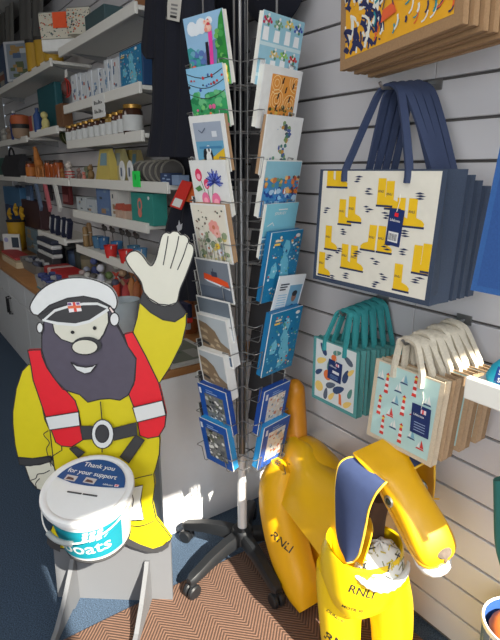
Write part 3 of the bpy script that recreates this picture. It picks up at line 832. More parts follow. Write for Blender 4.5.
# ================================================================== collecting bucket
BC = Vector((-1.302, 0.366, 0.541))            # centre of the lid
tilt = math.radians(13)
BA = (Vector((0, 0, 1))*math.cos(tilt)+CN*math.sin(tilt)).normalized()    # bucket axis, leaning to the viewer
BX = Matrix.Rotation(math.radians(-8), 3, BA) @ (CT-BA*CT.dot(BA)).normalized(); BY = BA.cross(BX)                # lid frame: x to the right, y away from the viewer
HB = 0.185; RT_, RB_ = 0.121, 0.096
bot = BC-BA*HB
MB().lathe(bot-BA*0.011, [(0.090, 0.0), (0.096, 0.002), (0.096, 0.006), (0.092, 0.008), (0.05, 0.009), (0.02, 0.009)], M((48, 48, 50), 0.5), 36, axis=BA).tube([bot-BA*0.004+BY*0.10, bot-BA*0.004+BY*0.2], 0.008, M((48, 48, 50), 0.5), 8).build('bucket_tray', cut)
bk = thing('collecting_bucket', 'white lidded collecting bucket with teal label, held by the cut-out figure', 'bucket', bot.to_tuple())
PL = M((228, 230, 230), 0.35, var=0.02, coat=0.2)
MB().lathe(bot, [(0.08, 0.001), (RB_, 0.003), (RB_+0.002, 0.012), (RT_-0.006, HB-0.03), (RT_-0.001, HB-0.028), (RT_-0.001, HB-0.02), (RT_-0.006, HB-0.018), (RT_-0.005, HB-0.008), (0.09, HB-0.008)], PL, 48, axis=BA).build('body', bk)
MB().lathe(bot, [(RT_+0.001, HB-0.014), (RT_+0.006, HB-0.014), (RT_+0.008, HB-0.004), (RT_+0.006, HB+0.003), (RT_, HB+0.005), (RT_-0.008, HB+0.004), (RT_-0.012, HB+0.001), (0.06, HB+0.004), (0.0005, HB+0.005)], PL, 48, axis=BA).build('lid', bk)
# lid label
m = MB(); fl = Flat(m, BC+BA*0.0056, BX, BY, 0.0003)
R0 = 0.104
NB = M((28, 76, 134), 0.4, var=0.04)
lab = [(R0*math.cos(math.radians(a)), R0*math.sin(math.radians(a))) for a in range(8, 173, 6)]
lab += [(-0.08, 0.012), (-0.05, 0.004), (0, 0.002), (0.05, 0.006), (0.085, 0.010)]
fl.poly(lab, NB).up()
fl.text('Thank you', -0.048, 0.066, 0.0215, WHITE, rot=-0.03, maxw=0.105); fl.text('for your support', -0.083, 0.037, 0.021, WHITE, rot=-0.03, maxw=0.176)
for x in (-0.078, -0.02):
    fl.poly([(x, 0.012), (x+0.034, 0.010), (x+0.036, 0.030), (x+0.002, 0.032)], M((196, 190, 186))).up(); fl.poly([(x+.004, 0.015), (x+0.03, 0.014), (x+0.026, 0.022), (x+0.008, 0.025)], M((90, 60, 60))); fl.k -= 1
fl.text('Lifeboats', 0.040, 0.013, 0.006, WHITE, maxw=0.03); fl.rect(0.074, 0.013, 0.086, 0.021, M((230, 220, 225))).up(); fl.rect(0.079, 0.013, 0.081, 0.021, RED); fl.rect(0.074, 0.016, 0.086, 0.018, RED)
m.build('lid_label', bk, 0)
m = MB()
m.box(BC+BA*0.0066+BX*(-0.024)-BY*0.028, (0.042, 0.004, 0.002), M((66, 66, 68)), 0, Matrix((BX, BY, BA)).transposed())
m.box(BC+BA*0.0066+BX*(0.022)-BY*0.028, (0.042, 0.004, 0.002), M((66, 66, 68)), 0, Matrix((BX, BY, BA)).transposed())
m.build('coin_slot', bk, 0)
# teal wrap-around label with lettering
def bsurf(a, h, e=0.0009):
    r = RB_+0.002+(RT_-0.006-RB_-0.002)*(h-0.012)/(HB-0.042)+e
    return bot+BA*h+(BX*math.sin(a)-BY*math.cos(a))*r
TEAL = M((18, 142, 160), 0.4, var=0.04)
m = MB()
A0b, A1b = math.radians(-78), math.radians(72)
rings = [[bsurf(A0b+(A1b-A0b)*i/40, h) for h in (0.016, 0.06, 0.10, 0.142)] for i in range(41)]
m.loft(rings, TEAL, False, False, False)
vs, fs, tw = text_geo('Lifeboats')
hh = 0.050; sw = 0.94
m.add([bsurf(-1.32+(a*hh*sw)/0.104, 0.030+b*hh+0.014*(a/tw), 0.0018) for a, b in vs], fs, WHITE)
for r_ in range(3):
    for c2 in range(3):
        a = 0.20+c2*0.17+r_*0.03; h = 0.094+r_*0.015
        m.add([bsurf(a, h, .0016), bsurf(a+.14, h+.004, .0016), bsurf(a+.14, h+.016, .0016), bsurf(a, h+.012, .0016)], [[0, 1, 2, 3]], WHITE)
m.tube([bsurf(0.74, 0.10, .0016), bsurf(1.1, 0.128, .0016)], 0.001, WHITE, 5)
m.build('label', bk)
# wire handle with grip, hanging down at the front
pts = []
for i in range(25):
    t = math.pi*i/24
    side = -math.cos(t); fr = math.sin(t)
    pts.append(BC-BA*(0.024+0.044*fr)+BX*(side*(RT_+0.004)-0.008*fr)-BY*(fr*(RT_+0.010)))
MB().tube(pts, 0.0022, WHITE, 8).build('handle', bk)
MB().tube(pts[8:14], 0.0075, M((150, 156, 156), 0.4), 12).build('grip', bk)
for s_ in (-1, 1):
    MB().lathe(BC-BA*0.024+BX*(s_*(RT_-0.004)), [(0.012, 0), (0.012, 0.008), (0.004, 0.010)], PL, 16, axis=BX*s_).build('lug', bk)
# ================================================================== bags on the display wall
def hook(x, z, y0, label, n=1):
    m = MB()
    m.tube([(x, WALL_Y-0.001, z), (x, y0, z-.022), (x, y0-0.012, z-.010)], 0.004, WIRE, 8)
    m.b2(x-0.022, x+0.022, WALL_Y-0.0045, WALL_Y-0.0012, z-0.012, z+0.014, WIRE, 0.001)
    single(m, 'display_hook', label, 'hook')
def strap_loop(mb, x0, x1, yb, zb, xt, yt, zt, wid, th, mat, down=0.03, tw=0.022):
    pts = [(x0, yb-0.002, zb-down), (x0, yb, zb)]
    for i in range(1, 16):
        t = math.pi*i/16
        s_ = math.sin(t); c_s = math.cos(t)
        g = s_**0.9
        base = x0 if c_s > 0 else x1
        near = xt-math.copysign(tw, c_s)*min(1, abs(c_s)*2.2)
        pts.append((near+(base-near)*(1-g)**0.85, yb+(yt-yb)*g, zb+(zt-zb)*(g if abs(c_s) > .45 else s_**0.9)))
    pts += [(x1, yb, zb), (x1, yb-0.002, zb-down)]
    mb.tube(crom(pts, 2), 0, mat, flat=((0.15, 1, 0.3), wid/2, th/2))
def tote(name, label, x0, x1, yf, z0, z1, dep, side, trim, face, draw, strap, hx, hy, hz, group, tagfn=None, skew=0.0, trimw=0.012, wid=0.024, soff=0.27, thst=0.007):
    """carrier bag hanging parallel to the wall: front panel, side gussets, back, two straps over the hook"""
    t = thing(name, label, 'bag', ((x0+x1)/2, yf+dep/2, z0), group)
    m = MB()
    pinch = min(dep*0.35, 0.03)
    zt = z1
    # gusseted body as a lofted shell, open at the top
    def ring(z, k, e=0.0):
        g = pinch*k
        y0, y1 = yf+e*0.5, yf+dep-e
        a, b = x0+skew*(z-z0)+e, x1+skew*(z-z0)-e
        return [(a, y0, z), (b, y0, z), (b-g, (y0+y1)/2, z), (b, y1, z), (a, y1, z), (a+g, (y0+y1)/2, z)]
    m.loft([ring(z0, 0.1), ring(z0+0.3*(z1-z0), 0.5), ring(z0+0.7*(z1-z0), 0.8), ring(z1, 1.0), ring(z1, 1.0, 0.0025), ring(z0+0.004, 0.1, 0.0025)], side)
    m.build('body', t, 30)
    m = MB()
    a0, a1 = x0, x1
    o = Vector((x0, yf-0.0012, z0))
    u = Vector((1, 0, 0)); v = Vector((skew, 0, 1))
    w_, h_ = x1-x0, z1-z0
    m.prism([o, o+u*w_, o+u*w_+v*h_, o+v*h_], (0, 0.001, 0), trim)
    fl = Flat(m, o, u, v, 0.0003)
    fl.rect(trimw, trimw, w_-trimw, h_-0.004, face).up()
    draw(fl, trimw, trimw, w_-trimw, h_-0.004)
    m.build('front_panel', t, 0)
    c = (x0+x1)/2+skew*h_
    q = (x1-x0)*soff
    for k, (yy, e) in enumerate(((yf-0.004, 0.0), (yf+dep-0.004, 0.012))):
        s_ = MB()
        strap_loop(s_, c-q+e, c+q+e, yy, z1, hx+e*0.6, hy+k*0.012, hz-0.004*k, wid, thst, strap)
        s_.build('strap', t, 30)
    if tagfn: tagfn(t, fl, w_, h_)
    return t
def hang_tag(t, x, y, z, w, h, lines, tilt=0.1):
    m = MB()
    u = Vector((math.cos(tilt), 0, -math.sin(tilt))); v = Vector((math.sin(tilt), 0, math.cos(tilt)))
    o = Vector((x, y, z))
    m.prism([o, o+u*w, o+u*w+v*h, o+v*h], (0, 0.0015, 0), M((24, 46, 100), 0.5))
    f = Flat(m, o, u, v, 0.0003)
    lines(f, w, h)
    m.tube([o+u*w*.5+v*h*.93, o+u*(w*.5+.004)+v*(h+.02), o+u*w*.45+v*(h+.035)+Vector((0, .004, 0))], 0.0008, CREAM, 5)
    m.build('hang_tag', t, 0)
BOOTY = M((236, 190, 20), 0.7); PRN = M((36, 44, 80), 0.8)
def boot_shape(f, x, y, s, flip=1, col=None):
    b = [(-.2, 0), (.75, 0), (.78, .18), (.62, .32), (.3, .42), (.27, 1.3), (-.22, 1.3)]
    f.poly([(x+px*s*flip, y+py*s) for px, py in b], col or BOOTY); f.up()
    f.poly([(x+px*s*flip, y+py*s) for px, py in ((-.24, -.07), (.8, -.07), (.8, .03), (-.24, .03))], PRN)
    f.text('RNLI', x-.16*s*1.0 if flip > 0 else x-.24*s, y+.62*s, .12*s, PRN, maxw=.36*s); f.k -= 1
def ripple(f, x, y, s, k=3):
    r = random.Random(int(x*9000+y*700))
    for i in range(k):
        a = x-s*.5+r.uniform(-.2, .2)*s; L = s*r.uniform(.5, 1.0)
        f.poly([(a, y-i*s*.18), (a+L*.5, y-i*s*.18-.002), (a+L, y-i*s*.18), (a+L*.5, y-i*s*.18+s*.09)], PRN)
def d_wellies(f, x0, y0, x1, y1):
    W_, H_ = x1-x0, y1-y0
    P = lambda a, b: (x0+a*W_, y0+b*H_)
    s = .048
    for a, b, fl_ in ((.075, .86, 1), (.16, .86, 1), (.56, .72, 1), (.63, .70, 1), (.22, .53, 1), (.31, .56, 1), (.73, .57, 1), (.82, .57, 1), (.10, .28, 1), (.28, .13, 1), (.37, .13, 1), (.53, .33, -1), (.60, .33, 1), (.90, .21, 1), (.965, .23, 1), (.05, .02, 1), (.77, .035, 1)):
        x, y = P(a, b)
        hgt = min(1.3, (y1-y-.001)/s); 
        if x+.78*s*fl_ > x1: 
            e = min(x+.27*s, x1); f.poly([(x-.2*s, y), (x1, y), (x1, y+.36*s), (e, y+.42*s), (e, min(y+1.3*s, y1)), (x-.2*s, min(y+1.3*s, y1))], BOOTY); f.rect(x-.22*s, y-.004, x1, y+.001, PRN); continue
        if y+1.3*s > y1:
            f.poly([(x-.2*s, y), (x+.7*s, y), (x+.72*s, y+.2*s), (x+.28*s, y+.42*s), (x+.27*s, y1), (x-.22*s, y1)], BOOTY); f.rect(x-.22*s, y-.004, x+.74*s, y+.001, PRN); continue
        boot_shape(f, x, y, s, fl_)
    f.up()
    for a, b in ((.36, .95), (.46, .85), (.08, .66), (.28, .48), (.63, .66), (.80, .53), (.47, .70), (.14, .22), (.58, .26), (.33, .08), (.66, .14), (.80, .38), (.93, .17), (.24, .30), (.66, .40), (.40, .30), (.88, .83), (.20, .03), (.62, .06)):
        ripple(f, *P(a, b), .032)
def wl_lines(f, w, h):
    f.rect(w*.15, h*.1, w*.85, h*.38, WHITE).up()
    for i in range(7): f.rect(w*(.2+.085*i), h*.14, w*(.235+.085*i+.01*(i % 2)), h*.33, BLACK)
    f.text('Lifeboats', w*.14, h*.66, h*.07, WHITE, maxw=w*.7); f.rect(w*.4, h*.8, w*.66, h*.9, RED)
hook(-0.912, 1.602, 1.03, 'chrome display hook holding the navy welly boot bags')
wb = None
xs0, xs1 = -1.088, -0.700
yb = [(0.990, 0.072), (1.066, 0.018), (1.088, 0.018), (1.110, 0.022)]
for i, (yy, dd) in enumerate(yb):
    lab = ('large navy edged bag printed with yellow wellington boots, front of its hook', 'navy sided welly boot bag directly behind the front one', 'third navy sided bag counting back from the front welly boot bag', 'navy bag nearest the wall, rearmost behind the welly boot bags')[i]
    dx = 0.006*i
    tote('tote_bag', lab, xs0+dx, xs1+dx, yy, 1.098+0.003*i, 1.396-0.012*i, dd, DENIM, DENIM, CREAM, d_wellies, M((50, 62, 92), 0.8, var=0.15, scale=300), -0.912, 1.055+0.030*i, 1.592+.004*i, 'welly boot tote bags on one hook',
         (lambda t, f, w, h: hang_tag(t, -0.835, 0.9850, 1.225, 0.042, 0.085, wl_lines)) if i == 0 else None, skew=0.05, soff=0.25, wid=0.019)
# small teal bags
TEALB = M((84, 150, 148), 0.85, var=0.2, scale=300, bump=0.2)
def d_shells(f, x0, y0, x1, y1):
    W_, H_ = x1-x0, y1-y0
    P = lambda a, b: (x0+a*W_, y0+b*H_)
    O, NV, GY, YL_, GN = M((226, 116, 60), 0.8), M((52, 72, 110), 0.8), M((86, 96, 112), 0.8), M((236, 200, 110), 0.8), M((90, 140, 130), 0.8)
    def leaf(a, b, s, ang, c):
        x, y = P(a, b); q = []
        for i in range(12):
            t = 2*math.pi*i/12
            u, v = s*math.cos(t), s*.42*math.sin(t)*(1-.3*math.cos(t))
            q.append((min(max(x+u*math.cos(ang)-v*math.sin(ang), x0), x1), min(max(y+u*math.sin(ang)+v*math.cos(ang), y0), y1)))
        f.poly(q, c)
    for a, b, s, ang, c in ((.2, .86, .022, 2.2, NV), (.16, .66, .022, .4, YL_), (.36, .62, .020, 1.5, GN), (.1, .45, .018, .6, NV), (.42, .3, .022, .4, GY), (.3, .12, .020, 1.4, GY), (.62, .28, .026, .5, NV), (.78, .55, .024, 1.2, NV), (.82, .82, .022, 2.6, GY), (.9, .3, .018, 1.2, GN), (.55, .88, .018, .3, GN), (.45, .12, .018, .9, YL_), (.85, .1, .02, .6, YL_), (.9, .65, .016, .8, YL_)):
        leaf(a, b, s, ang, c)
    f.up()
    x, y = P(.33, .45); f.disc(x, y, .0165, .0165, O, 14); x, y = P(.12, .2); f.disc(x, y, .018, .017, YL_, 12); x, y = P(.48, .78); f.disc(x, y, .012, .010, O)
    x, y = P(.68, .1); f.poly([(x-.006, y-.01), (x+.006, y-.012), (x+.002, y+.022), (x-.008, y+.024)], O)
def tl_lines(f, w, h):
    f.text('Lifeboats', w*.12, h*.66, h*.09, WHITE, maxw=w*.62); f.rect(w*.55, h*.78, w*.8, h*.92, M((230, 210, 215))).up(); f.rect(w*.63, h*.78, w*.7, h*.92, RED); f.rect(w*.35, h*.38, w*.85, h*.52, WHITE)
    for i in range(3): f.rect(w*.2, h*(.1+.07*i), w*.8, h*(.125+.07*i), M((120, 150, 190)))
hook(-1.03, 1.015, 1.055, 'chrome display hook holding the small teal bags')
for i in range(5):
    lab = ('small teal handled bag printed with shells and leaves, front of its hook', 'small teal bag second from the front on its hook', 'small teal bag third from the front on its hook', 'small teal bag fourth from the front on its hook', 'small teal bag nearest the wall on its hook')[i]
    yy = 1.045+0.034*i
    tote('tote_bag', lab, -1.135+.006*i, -0.945+.006*i, yy, 0.702+.002*i, 0.905-.002*i, 0.024, TEALB, TEALB, M((216, 220, 218), 0.8), d_shells, M((52, 146, 148), 0.8, var=0.15, scale=200), -1.03, 1.065+0.03*i, 1.006+.004*i, 'small teal tote bags on one hook',
         (lambda t, f, w, h: hang_tag(t, -1.065, 1.0395, 0.792, 0.055, 0.062, tl_lines, 0.06)) if i == 0 else None, soff=0.22, wid=0.013)
# small beige lighthouse bags
JUTE = M((206, 190, 164), 0.9, var=0.2, scale=300, bump=0.3); KRB2 = M((150, 124, 94), 0.9, var=0.2, scale=200, bump=0.3); KRB = M((176, 148, 116), 0.9, var=0.2, scale=200, bump=0.3)
def d_light(f, x0, y0, x1, y1):
    W_, H_ = x1-x0, y1-y0
    P = lambda a, b: (x0+a*W_, y0+b*H_)
    Rd, Nv, Bl = M((206, 52, 44), 0.8), M((50, 70, 110), 0.8), M((120, 170, 190), 0.8)
    f.rect(x0, y0, x1, y1, M((178, 210, 206), 0.8)).up()
    for a, b in ((.18, .62), (.1, .30), (.5, .42), (.52, .05), (.2, .05), (.84, .35), (.64, .72)):
        x, y = P(a, b); s = .0065
        for k in range(5): f.poly([(x-s*(1-.08*k), y+k*.0085), (x+s*(1-.08*k), y+k*.0085), (x+s*(.92-.08*k), y+(k+1)*.0085), (x-s*(.92-.08*k), y+(k+1)*.0085)], Rd if k % 2 == 0 else WHITE)
        f.rect(x-.004, y+.0425, x+.004, y+.049, M((230, 200, 90))); f.poly([(x-.006, y+.049), (x+.006, y+.049), (x, y+.056)], Rd)
    for i, (a, b) in enumerate(((.38, .72), (.3, .36), (.36, .55), (.38, .22), (.68, .5), (.7, .2), (.86, .7), (.86, .12), (.46, .85), (.06, .8))):
        x, y = P(a, b); c = (WHITE, Rd, Bl)[i % 3]
        f.poly([(x, y), (x+.011, y), (x+.002, y+.022)], c); f.poly([(x-.002, y), (x-.009, y), (x-.002, y+.016)], WHITE); f.poly([(x-.012, y-.005), (x+.013, y-.005), (x+.009, y-.001), (x-.008, y-.001)], (Nv, Rd, Nv)[i % 3])
def be_lines(f, w, h):
    f.text('Lifeboats', w*.12, h*.62, h*.08, WHITE, maxw=w*.7); f.rect(w*.5, h*.76, w*.78, h*.9, M((230, 210, 215))).up(); f.rect(w*.58, h*.76, w*.66, h*.9, RED)
    for i in range(4): f.rect(w*.2, h*(.12+.09*i), w*.8, h*(.145+.09*i), M((150, 170, 200)))
hook(-0.755, 1.015, 0.99, 'chrome display hook holding the beige lighthouse bags')
JT = (0, .004, -.005, .006, -.003, .005, -.004)
for i in range(7):
    lab = ('small beige bag printed with lighthouses and yachts, front of its hook', 'beige lighthouse bag second from the front on its hook', 'beige lighthouse bag third from the front on its hook', 'beige lighthouse bag fourth from the front on its hook', 'beige lighthouse bag fifth from the front on its hook', 'beige lighthouse bag sixth from the front on its hook', 'beige lighthouse bag nearest the wall on its hook')[i]
    yy = 0.985+0.0275*i
    tote('tote_bag', lab, -0.850+.004*i+JT[i], -0.648+.004*i+JT[i], yy, 0.715+.005*i+JT[i], 0.935+JT[i]*.5, 0.022, (JUTE, KRB, KRB2, KRB, KRB2, KRB, KRB2)[i], JUTE if i == 0 else KRB, JUTE, d_light, M((208, 198, 178), 0.9, var=0.2, scale=200, bump=0.4), -0.755, 1.0+0.027*i, 1.004+.003*i-.005*(i % 2), 'small beige lighthouse tote bags on one hook',
         (lambda t, f, w, h: hang_tag(t, -0.712, 0.9790, 0.785, 0.052, 0.075, be_lines, 0.0)) if i == 0 else None, soff=0.2, wid=0.013, thst=0.010, skew=.07)
# large brown jute bags above
def d_seaweed(f, x0, y0, x1, y1):
    W_, H_ = x1-x0, y1-y0
    r = random.Random(11)
    f.rect(x0, y0, x1, y1, M((232, 168, 32), 0.8)).up()
    Nv, Wt, Tl, Or, Rd = M((34, 40, 84), 0.8), M((228, 226, 214), 0.8), M((40, 140, 150), 0.8), M((226, 96, 50), 0.8), M((200, 56, 44), 0.8)
    cl = lambda x, y: (min(max(x, x0), x1), min(max(y, y0), y1))
    for i in range(150):
        a, b = r.uniform(0, .42), r.uniform(0, .6)
        if b > .75-1.5*a: continue
        x, y = x0+a*W_, y0+b*H_; ang = r.uniform(.6, 2.6); L = r.uniform(.02, .06)
        q = [cl(x+L*t*math.cos(ang+.5*t), y+L*t*math.sin(ang+.5*t)) for t in (0, .25, .5, .75, 1)]
        f.k += .04; f.stroke(q, r.uniform(.005, .012), r.choice([Nv, Nv, Nv, Nv, Wt, Wt, M((232, 168, 32), 0.8)]))
    for i in range(80):
        a, b = r.uniform(.3, 1), r.uniform(.02, .6)
        x, y = x0+a*W_, y0+b*H_; ang = r.uniform(-.6, .8); L = r.uniform(.01, .03)
        q = [cl(x+L*t*math.cos(ang+.8*t), y+L*t*math.sin(ang+.8*t)) for t in (0, .33, .66, 1)]
        f.k += .04; f.stroke(q, r.uniform(.0025, .006), r.choice([Nv, Wt, Tl, Or, Wt]))
    f.up()
    for a, b, w_, h_, c in ((.46, .3, .05, .03, Tl), (.70, .22, .06, .025, Tl), (.83, .2, .05, .03, Or), (.52, .22, .03, .03, Rd), (.66, .45, .04, .02, Or), (.4, .12, .05, .03, Or), (.78, .5, .05, .02, Tl)):
        x, y = x0+a*W_, y0+b*H_
        f.poly([cl(x, y), cl(x+w_, y+h_*.3), cl(x+w_*.8, y+h_), cl(x+w_*.1, y+h_*.8)], c).up()
        f.stroke([cl(x+w_*(.1+.7*t), y+h_*(.8+1.1*math.sin(math.pi*t))) for t in (0, .2, .4, .6, .8, 1)], .003, Nv)
    f.up()
    for i in range(16):
        a, b = .86+.14*r.random(), .05+.5*r.random()
        x, y = x0+a*W_, y0+b*H_
        f.k += .04; f.stroke([cl(x-.012, y-.004), cl(x, y), cl(x+.012, y+.004)], .004, r.choice([Nv, Nv, Wt]))
hook(-0.82, 2.115, 0.93, 'chrome display hook at the top holding the brown jute bags')
yaw_b = math.radians(-10.6)
for i in range(6):
    lab = ('large brown jute bag with yellow and navy seaweed print, front of the top hook', 'brown jute bag second from front behind the yellow seaweed print', 'brown jute bag third from front on the top hook', 'brown jute bag fourth from front on the top hook', 'brown jute bag fifth from front on the top hook', 'brown jute bag nearest the wall on the top hook')[i]
    JB = M((158, 124, 88), 0.9, var=0.2, scale=260, bump=0.3)
    t = tote('tote_bag', lab, -1.0185+.007*i, -0.6315+.010*i, 0.955+.017*i, 1.637-.004*i+.003*(i % 2), 2.00, 0.012, JB, JB, JB, d_seaweed, JB, -0.82, 0.96+.017*i, 2.098, 'brown jute tote bags on the top hook', None, trimw=0.022, soff=0.22)
    t.rotation_euler = (0, math.radians(-3.0+.35*i), yaw_b)
# blue denim bag cut by the right edge of the picture
hook(-0.43, 1.615, 0.95, 'chrome display hook holding the plain blue bag at right')
tote('tote_bag', 'plain mid blue bag hanging at the right edge beside the welly bags', -0.600, -0.24, 0.985, 1.155, 1.46, 0.06, M((50, 96, 158), 0.85, var=0.2, scale=300), M((50, 96, 158), 0.85, var=0.2, scale=300), M((44, 84, 146), 0.85, var=0.2, scale=300), lambda f, a, b, c, d: f.rect(a+.16, b+.08, c-.03, d-.08, WHITE), M((50, 96, 158), 0.85), -0.43, 1.03, 1.606, None, skew=0.09)
# white shelf with a bright blue packet
shelf(-0.532, -0.13, 0.996, 'short white shelf at the right edge beside beige bags', yf=0.890, th=0.034)
t = thing('gift_pouch', 'bright turquoise pouch with dark blue label on the right hand shelf', 'pouch', (-0.49, 0.945, 0.9965))
TQ = M((30, 170, 200), 0.5)
rings = []
for z, hx, hy in ((0.953, .050, .028), (0.962, .053, .030), (0.985, .042, .024), (1.003, .026, .014), (1.012, .018, .009), (1.021, .022, .011), (1.030, .026, .013)):
    rings.append([(-0.467+hx*math.cos(a)*(1 if abs(math.cos(a)) < .99 else 1.04), 0.945+hy*math.sin(a), z+.0438) for a in [i*math.pi/8 for i in range(16)]])
MB().loft(rings, TQ).build('pouch_body', t)
MB().tube([(-0.467+.020*math.cos(a), 0.945+.011*math.sin(a), 1.056) for a in [i*math.pi/6 for i in range(12)]], 0.004, M((20, 90, 120), 0.6), 6, closed=True).build('tie', t)
m = MB(); bv = MB().loft(rings, TQ).bvh()
m2 = MB(); n_ = 7
grid = []
for j in range(4):
    row = []
    for i in range(n_):
        p = Vector((-0.490+.046*i/(n_-1), 0.8, 1.004+.030*j/3)); h_ = bv.ray_cast(p, Vector((0, 1, 0)))[0]
        row.append((h_ if h_ else p+Vector((0, .14, 0)))-Vector((0, .001, 0)))
    grid.append(row)
m2.loft(grid, M((26, 70, 150), 0.5), False, False, False)
bv2 = m2.bvh()
project_text(m2, 'S', (-0.484, 0.8, 1.021), (1, 0, 0), (0, 0, 1), .010, WHITE, (0, 1, 0), bv2); project_text(m2, 's', (-0.482, 0.8, 1.007), (1, 0, 0), (0, 0, 1), .009, WHITE, (0, 1, 0), bv2)
m2.build('label', t)
# ================================================================== the dog built from wellington boots
dog = thing('boot_dog', 'dog sculpture made of yellow wellington boots standing beside the slatted wall', 'dog sculpture', (-0.95, 0.98, 0))
YB = M((240, 204, 8), 0.40, var=0.06, scale=14, coat=0.2)
YSHADE = M((230, 172, 10), 0.42, var=0.08, scale=14, coat=0.15)  # darker, oranger copy of the boot yellow, shade put into the colour
NVL = M((52, 66, 104), 0.8, var=0.12, scale=60)
INK = M((44, 40, 34), 0.6)
def ell(c, ax, ay, n=20, p=2.2):
    c = Vector(c); ax = Vector(ax); ay = Vector(ay)
    out = []
    for i in range(n):
        a = 2*math.pi*i/n
        ca, sa = math.cos(a), math.sin(a)
        out.append(c+ax*math.copysign(abs(ca)**(2/p), ca)+ay*math.copysign(abs(sa)**(2/p), sa))
    return out
def body_loft(path, rad, mat, name, parent=dog, up=(0, 1, 0), n=22, sub=4, caps=True, extra=None):
    """tube through path with (a, b) half axes at every point; a lies along 'up' made square to the path"""
    P = crom(path, sub)
    A = crom([(r[0], r[1], 0) for r in rad], sub)
    rings = []
    for i, p in enumerate(P):
        t = (P[min(i+1, len(P)-1)]-P[max(i-1, 0)]).normalized()
        u = Vector(up); u = (u-t*u.dot(t)).normalized(); w = t.cross(u)
        rings.append(ell(p, u*A[i].x, w*A[i].y, n))
    m = MB().loft(rings, mat, caps)
    if extra: extra(m)
    m.build(name, parent, 50)
    return m
vd = FW.copy()
# hind leg, near side: a boot leg slanting forward
def hind(y, ex=None, nm='hind_leg'):
    return body_loft([(-1.195, y+.015, .45), (-1.205, y, .36), (-1.18, y-.005, .26), (-1.13, y-.008, .15), (-1.06, y-.012, .065), (-1.015, y-.012, .026)],
                     [(.045, .05), (.062, .075), (.066, .082), (.064, .080), (.057, .064), (.048, .026)], YSHADE, nm, up=(0, 1, 0), extra=ex)
def hind_txt(m):
    bv = m.bvh()
    project_text(m, 'RNLI', onpl(270, 532, (-1.2, .93, .3), vd), RT*.82-UP*.57, UP*.82+RT*.57, .026, INK, vd, bv)
hind(.975, hind_txt); hind(1.12)
# barrel of the body
body_loft([(-1.225, 1.09, .46), (-1.17, 1.07, .465), (-1.05, 1.05, .44), (-.93, 1.02, .40), (-.84, .99, .37)],
          [(.04, .045), (.06, .065), (.065, .07), (.065, .065), (.06, .06)], YSHADE, 'barrel', up=(0, 1, 0))
# saddle: a split boot shaft draped over the back
ridge = [ony(286, 428, 1.10), ony(291, 434, 1.06), ony(306, 444, 1.035), ony(318, 462, 1.02), ony(344, 480, 1.0), ony(372, 500, .98)]
mid_ = [ony(281, 468, 1.005), ony(285, 478, .975), ony(297, 487, .945), ony(316, 506, .93), ony(340, 523, .91), ony(372, 530, .90)]
low_ = [ony(272, 486, .965), ony(277, 498, .94), ony(294, 521, .915), ony(318, 553, .895), ony(336, 578, .885), ony(362, 566, .875)]
far_ = [p+Vector((0.0, 2*(1.05-p.y)-.02, -.02)) for p in mid_]
rows = [crom(r, 5) for r in (low_, mid_, ridge, far_)]
cols = [crom([rows[j][i] for j in range(4)], 6) for i in range(len(rows[0]))]
sd = MB()
nr = len(cols[0]); nc = len(cols)
def gnorm(g, i, j):
    a = g[min(i+1, nc-1)][j]-g[max(i-1, 0)][j]; b = g[i][min(j+1, nr-1)]-g[i][max(j-1, 0)]
    return a.cross(b).normalized()
inner = [[cols[i][j]-gnorm(cols, i, j)*.004 for j in range(nr)] for i in range(nc)]
rings = [cols[i]+inner[i][::-1] for i in range(nc)]
sd.loft(rings, M((234, 180, 12), 0.42, var=0.08, scale=14, coat=0.15))  # boot yellow turned orange: the shade on the back is in the colour
sbv = sd.bvh()
project_text(sd, 'RNLI', onpl(279, 466, (-1.1, .95, .5), vd), RT*.42+UP*.9, UP*.42-RT*.9, .017, INK, vd, sbv, sx=.9)
project_text(sd, 'DUNLOP', onpl(283, 475, (-1.1, .95, .5), vd), RT*.97+UP*.2, UP*.97-RT*.2, .0055, INK, vd, sbv)
sd.build('saddle', dog, 50)
# tail: the foot of a boot standing up behind
body_loft([(-1.235, 1.075, .47), (-1.262, 1.085, .55), (-1.275, 1.09, .62), (-1.268, 1.09, .68), (-1.262, 1.09, .702)],
          [(.034, .04), (.037, .044), (.036, .042), (.028, .032), (.010, .012)], M((206, 134, 20), 0.45, coat=0.15), 'tail', up=(0, 1, 0))  # same yellow boot, painted in its shaded tone
# front legs: near and far
def leg_txt(m):
    bv = m.bvh()
    project_text(m, 'RNLI', onpl(323, 634, (-.83, .85, .12), vd), RT*.96-UP*.2, UP*.96+RT*.2, .027, INK, vd, bv)
    project_text(m, 'DUNLOP', onpl(325, 606, (-.83, .85, .2), vd), RT*.84-UP*.5, UP*.84+RT*.5, .009, INK, vd, bv)
front_n = [(-.845, .905, .335), (-.838, .90, .27), (-.822, .893, .17), (-.81, .89, .09), (-.79, .885, .045), (-.755, .88, .012)]
front_f = [(-.755, .985, .33), (-.745, 1.0, .25), (-.735, 1.01, .16), (-.73, 1.012, .09), (-.71, 1.01, .045), (-.675, 1.005, .012)]
fr = [(.062, .064), (.062, .064), (.056, .058), (.050, .056), (.047, .060), (.040, .085)]
def foot_profile(pts, rad, nm, ex=None):
    rings = []
    P = crom(pts, 4); A = crom([(r[0], r[1], 0) for r in rad], 4)
    for p, a in zip(P, A):
        rings.append(ell(p, Vector((0, a.x, 0)), Vector((a.y, 0, 0)), 22))
    m = MB().loft(rings, YB)
    if ex: ex(m)
    m.build(nm, dog, 50)
foot_profile(front_n, fr, 'front_leg', leg_txt); foot_profile(front_f, fr, 'front_leg')
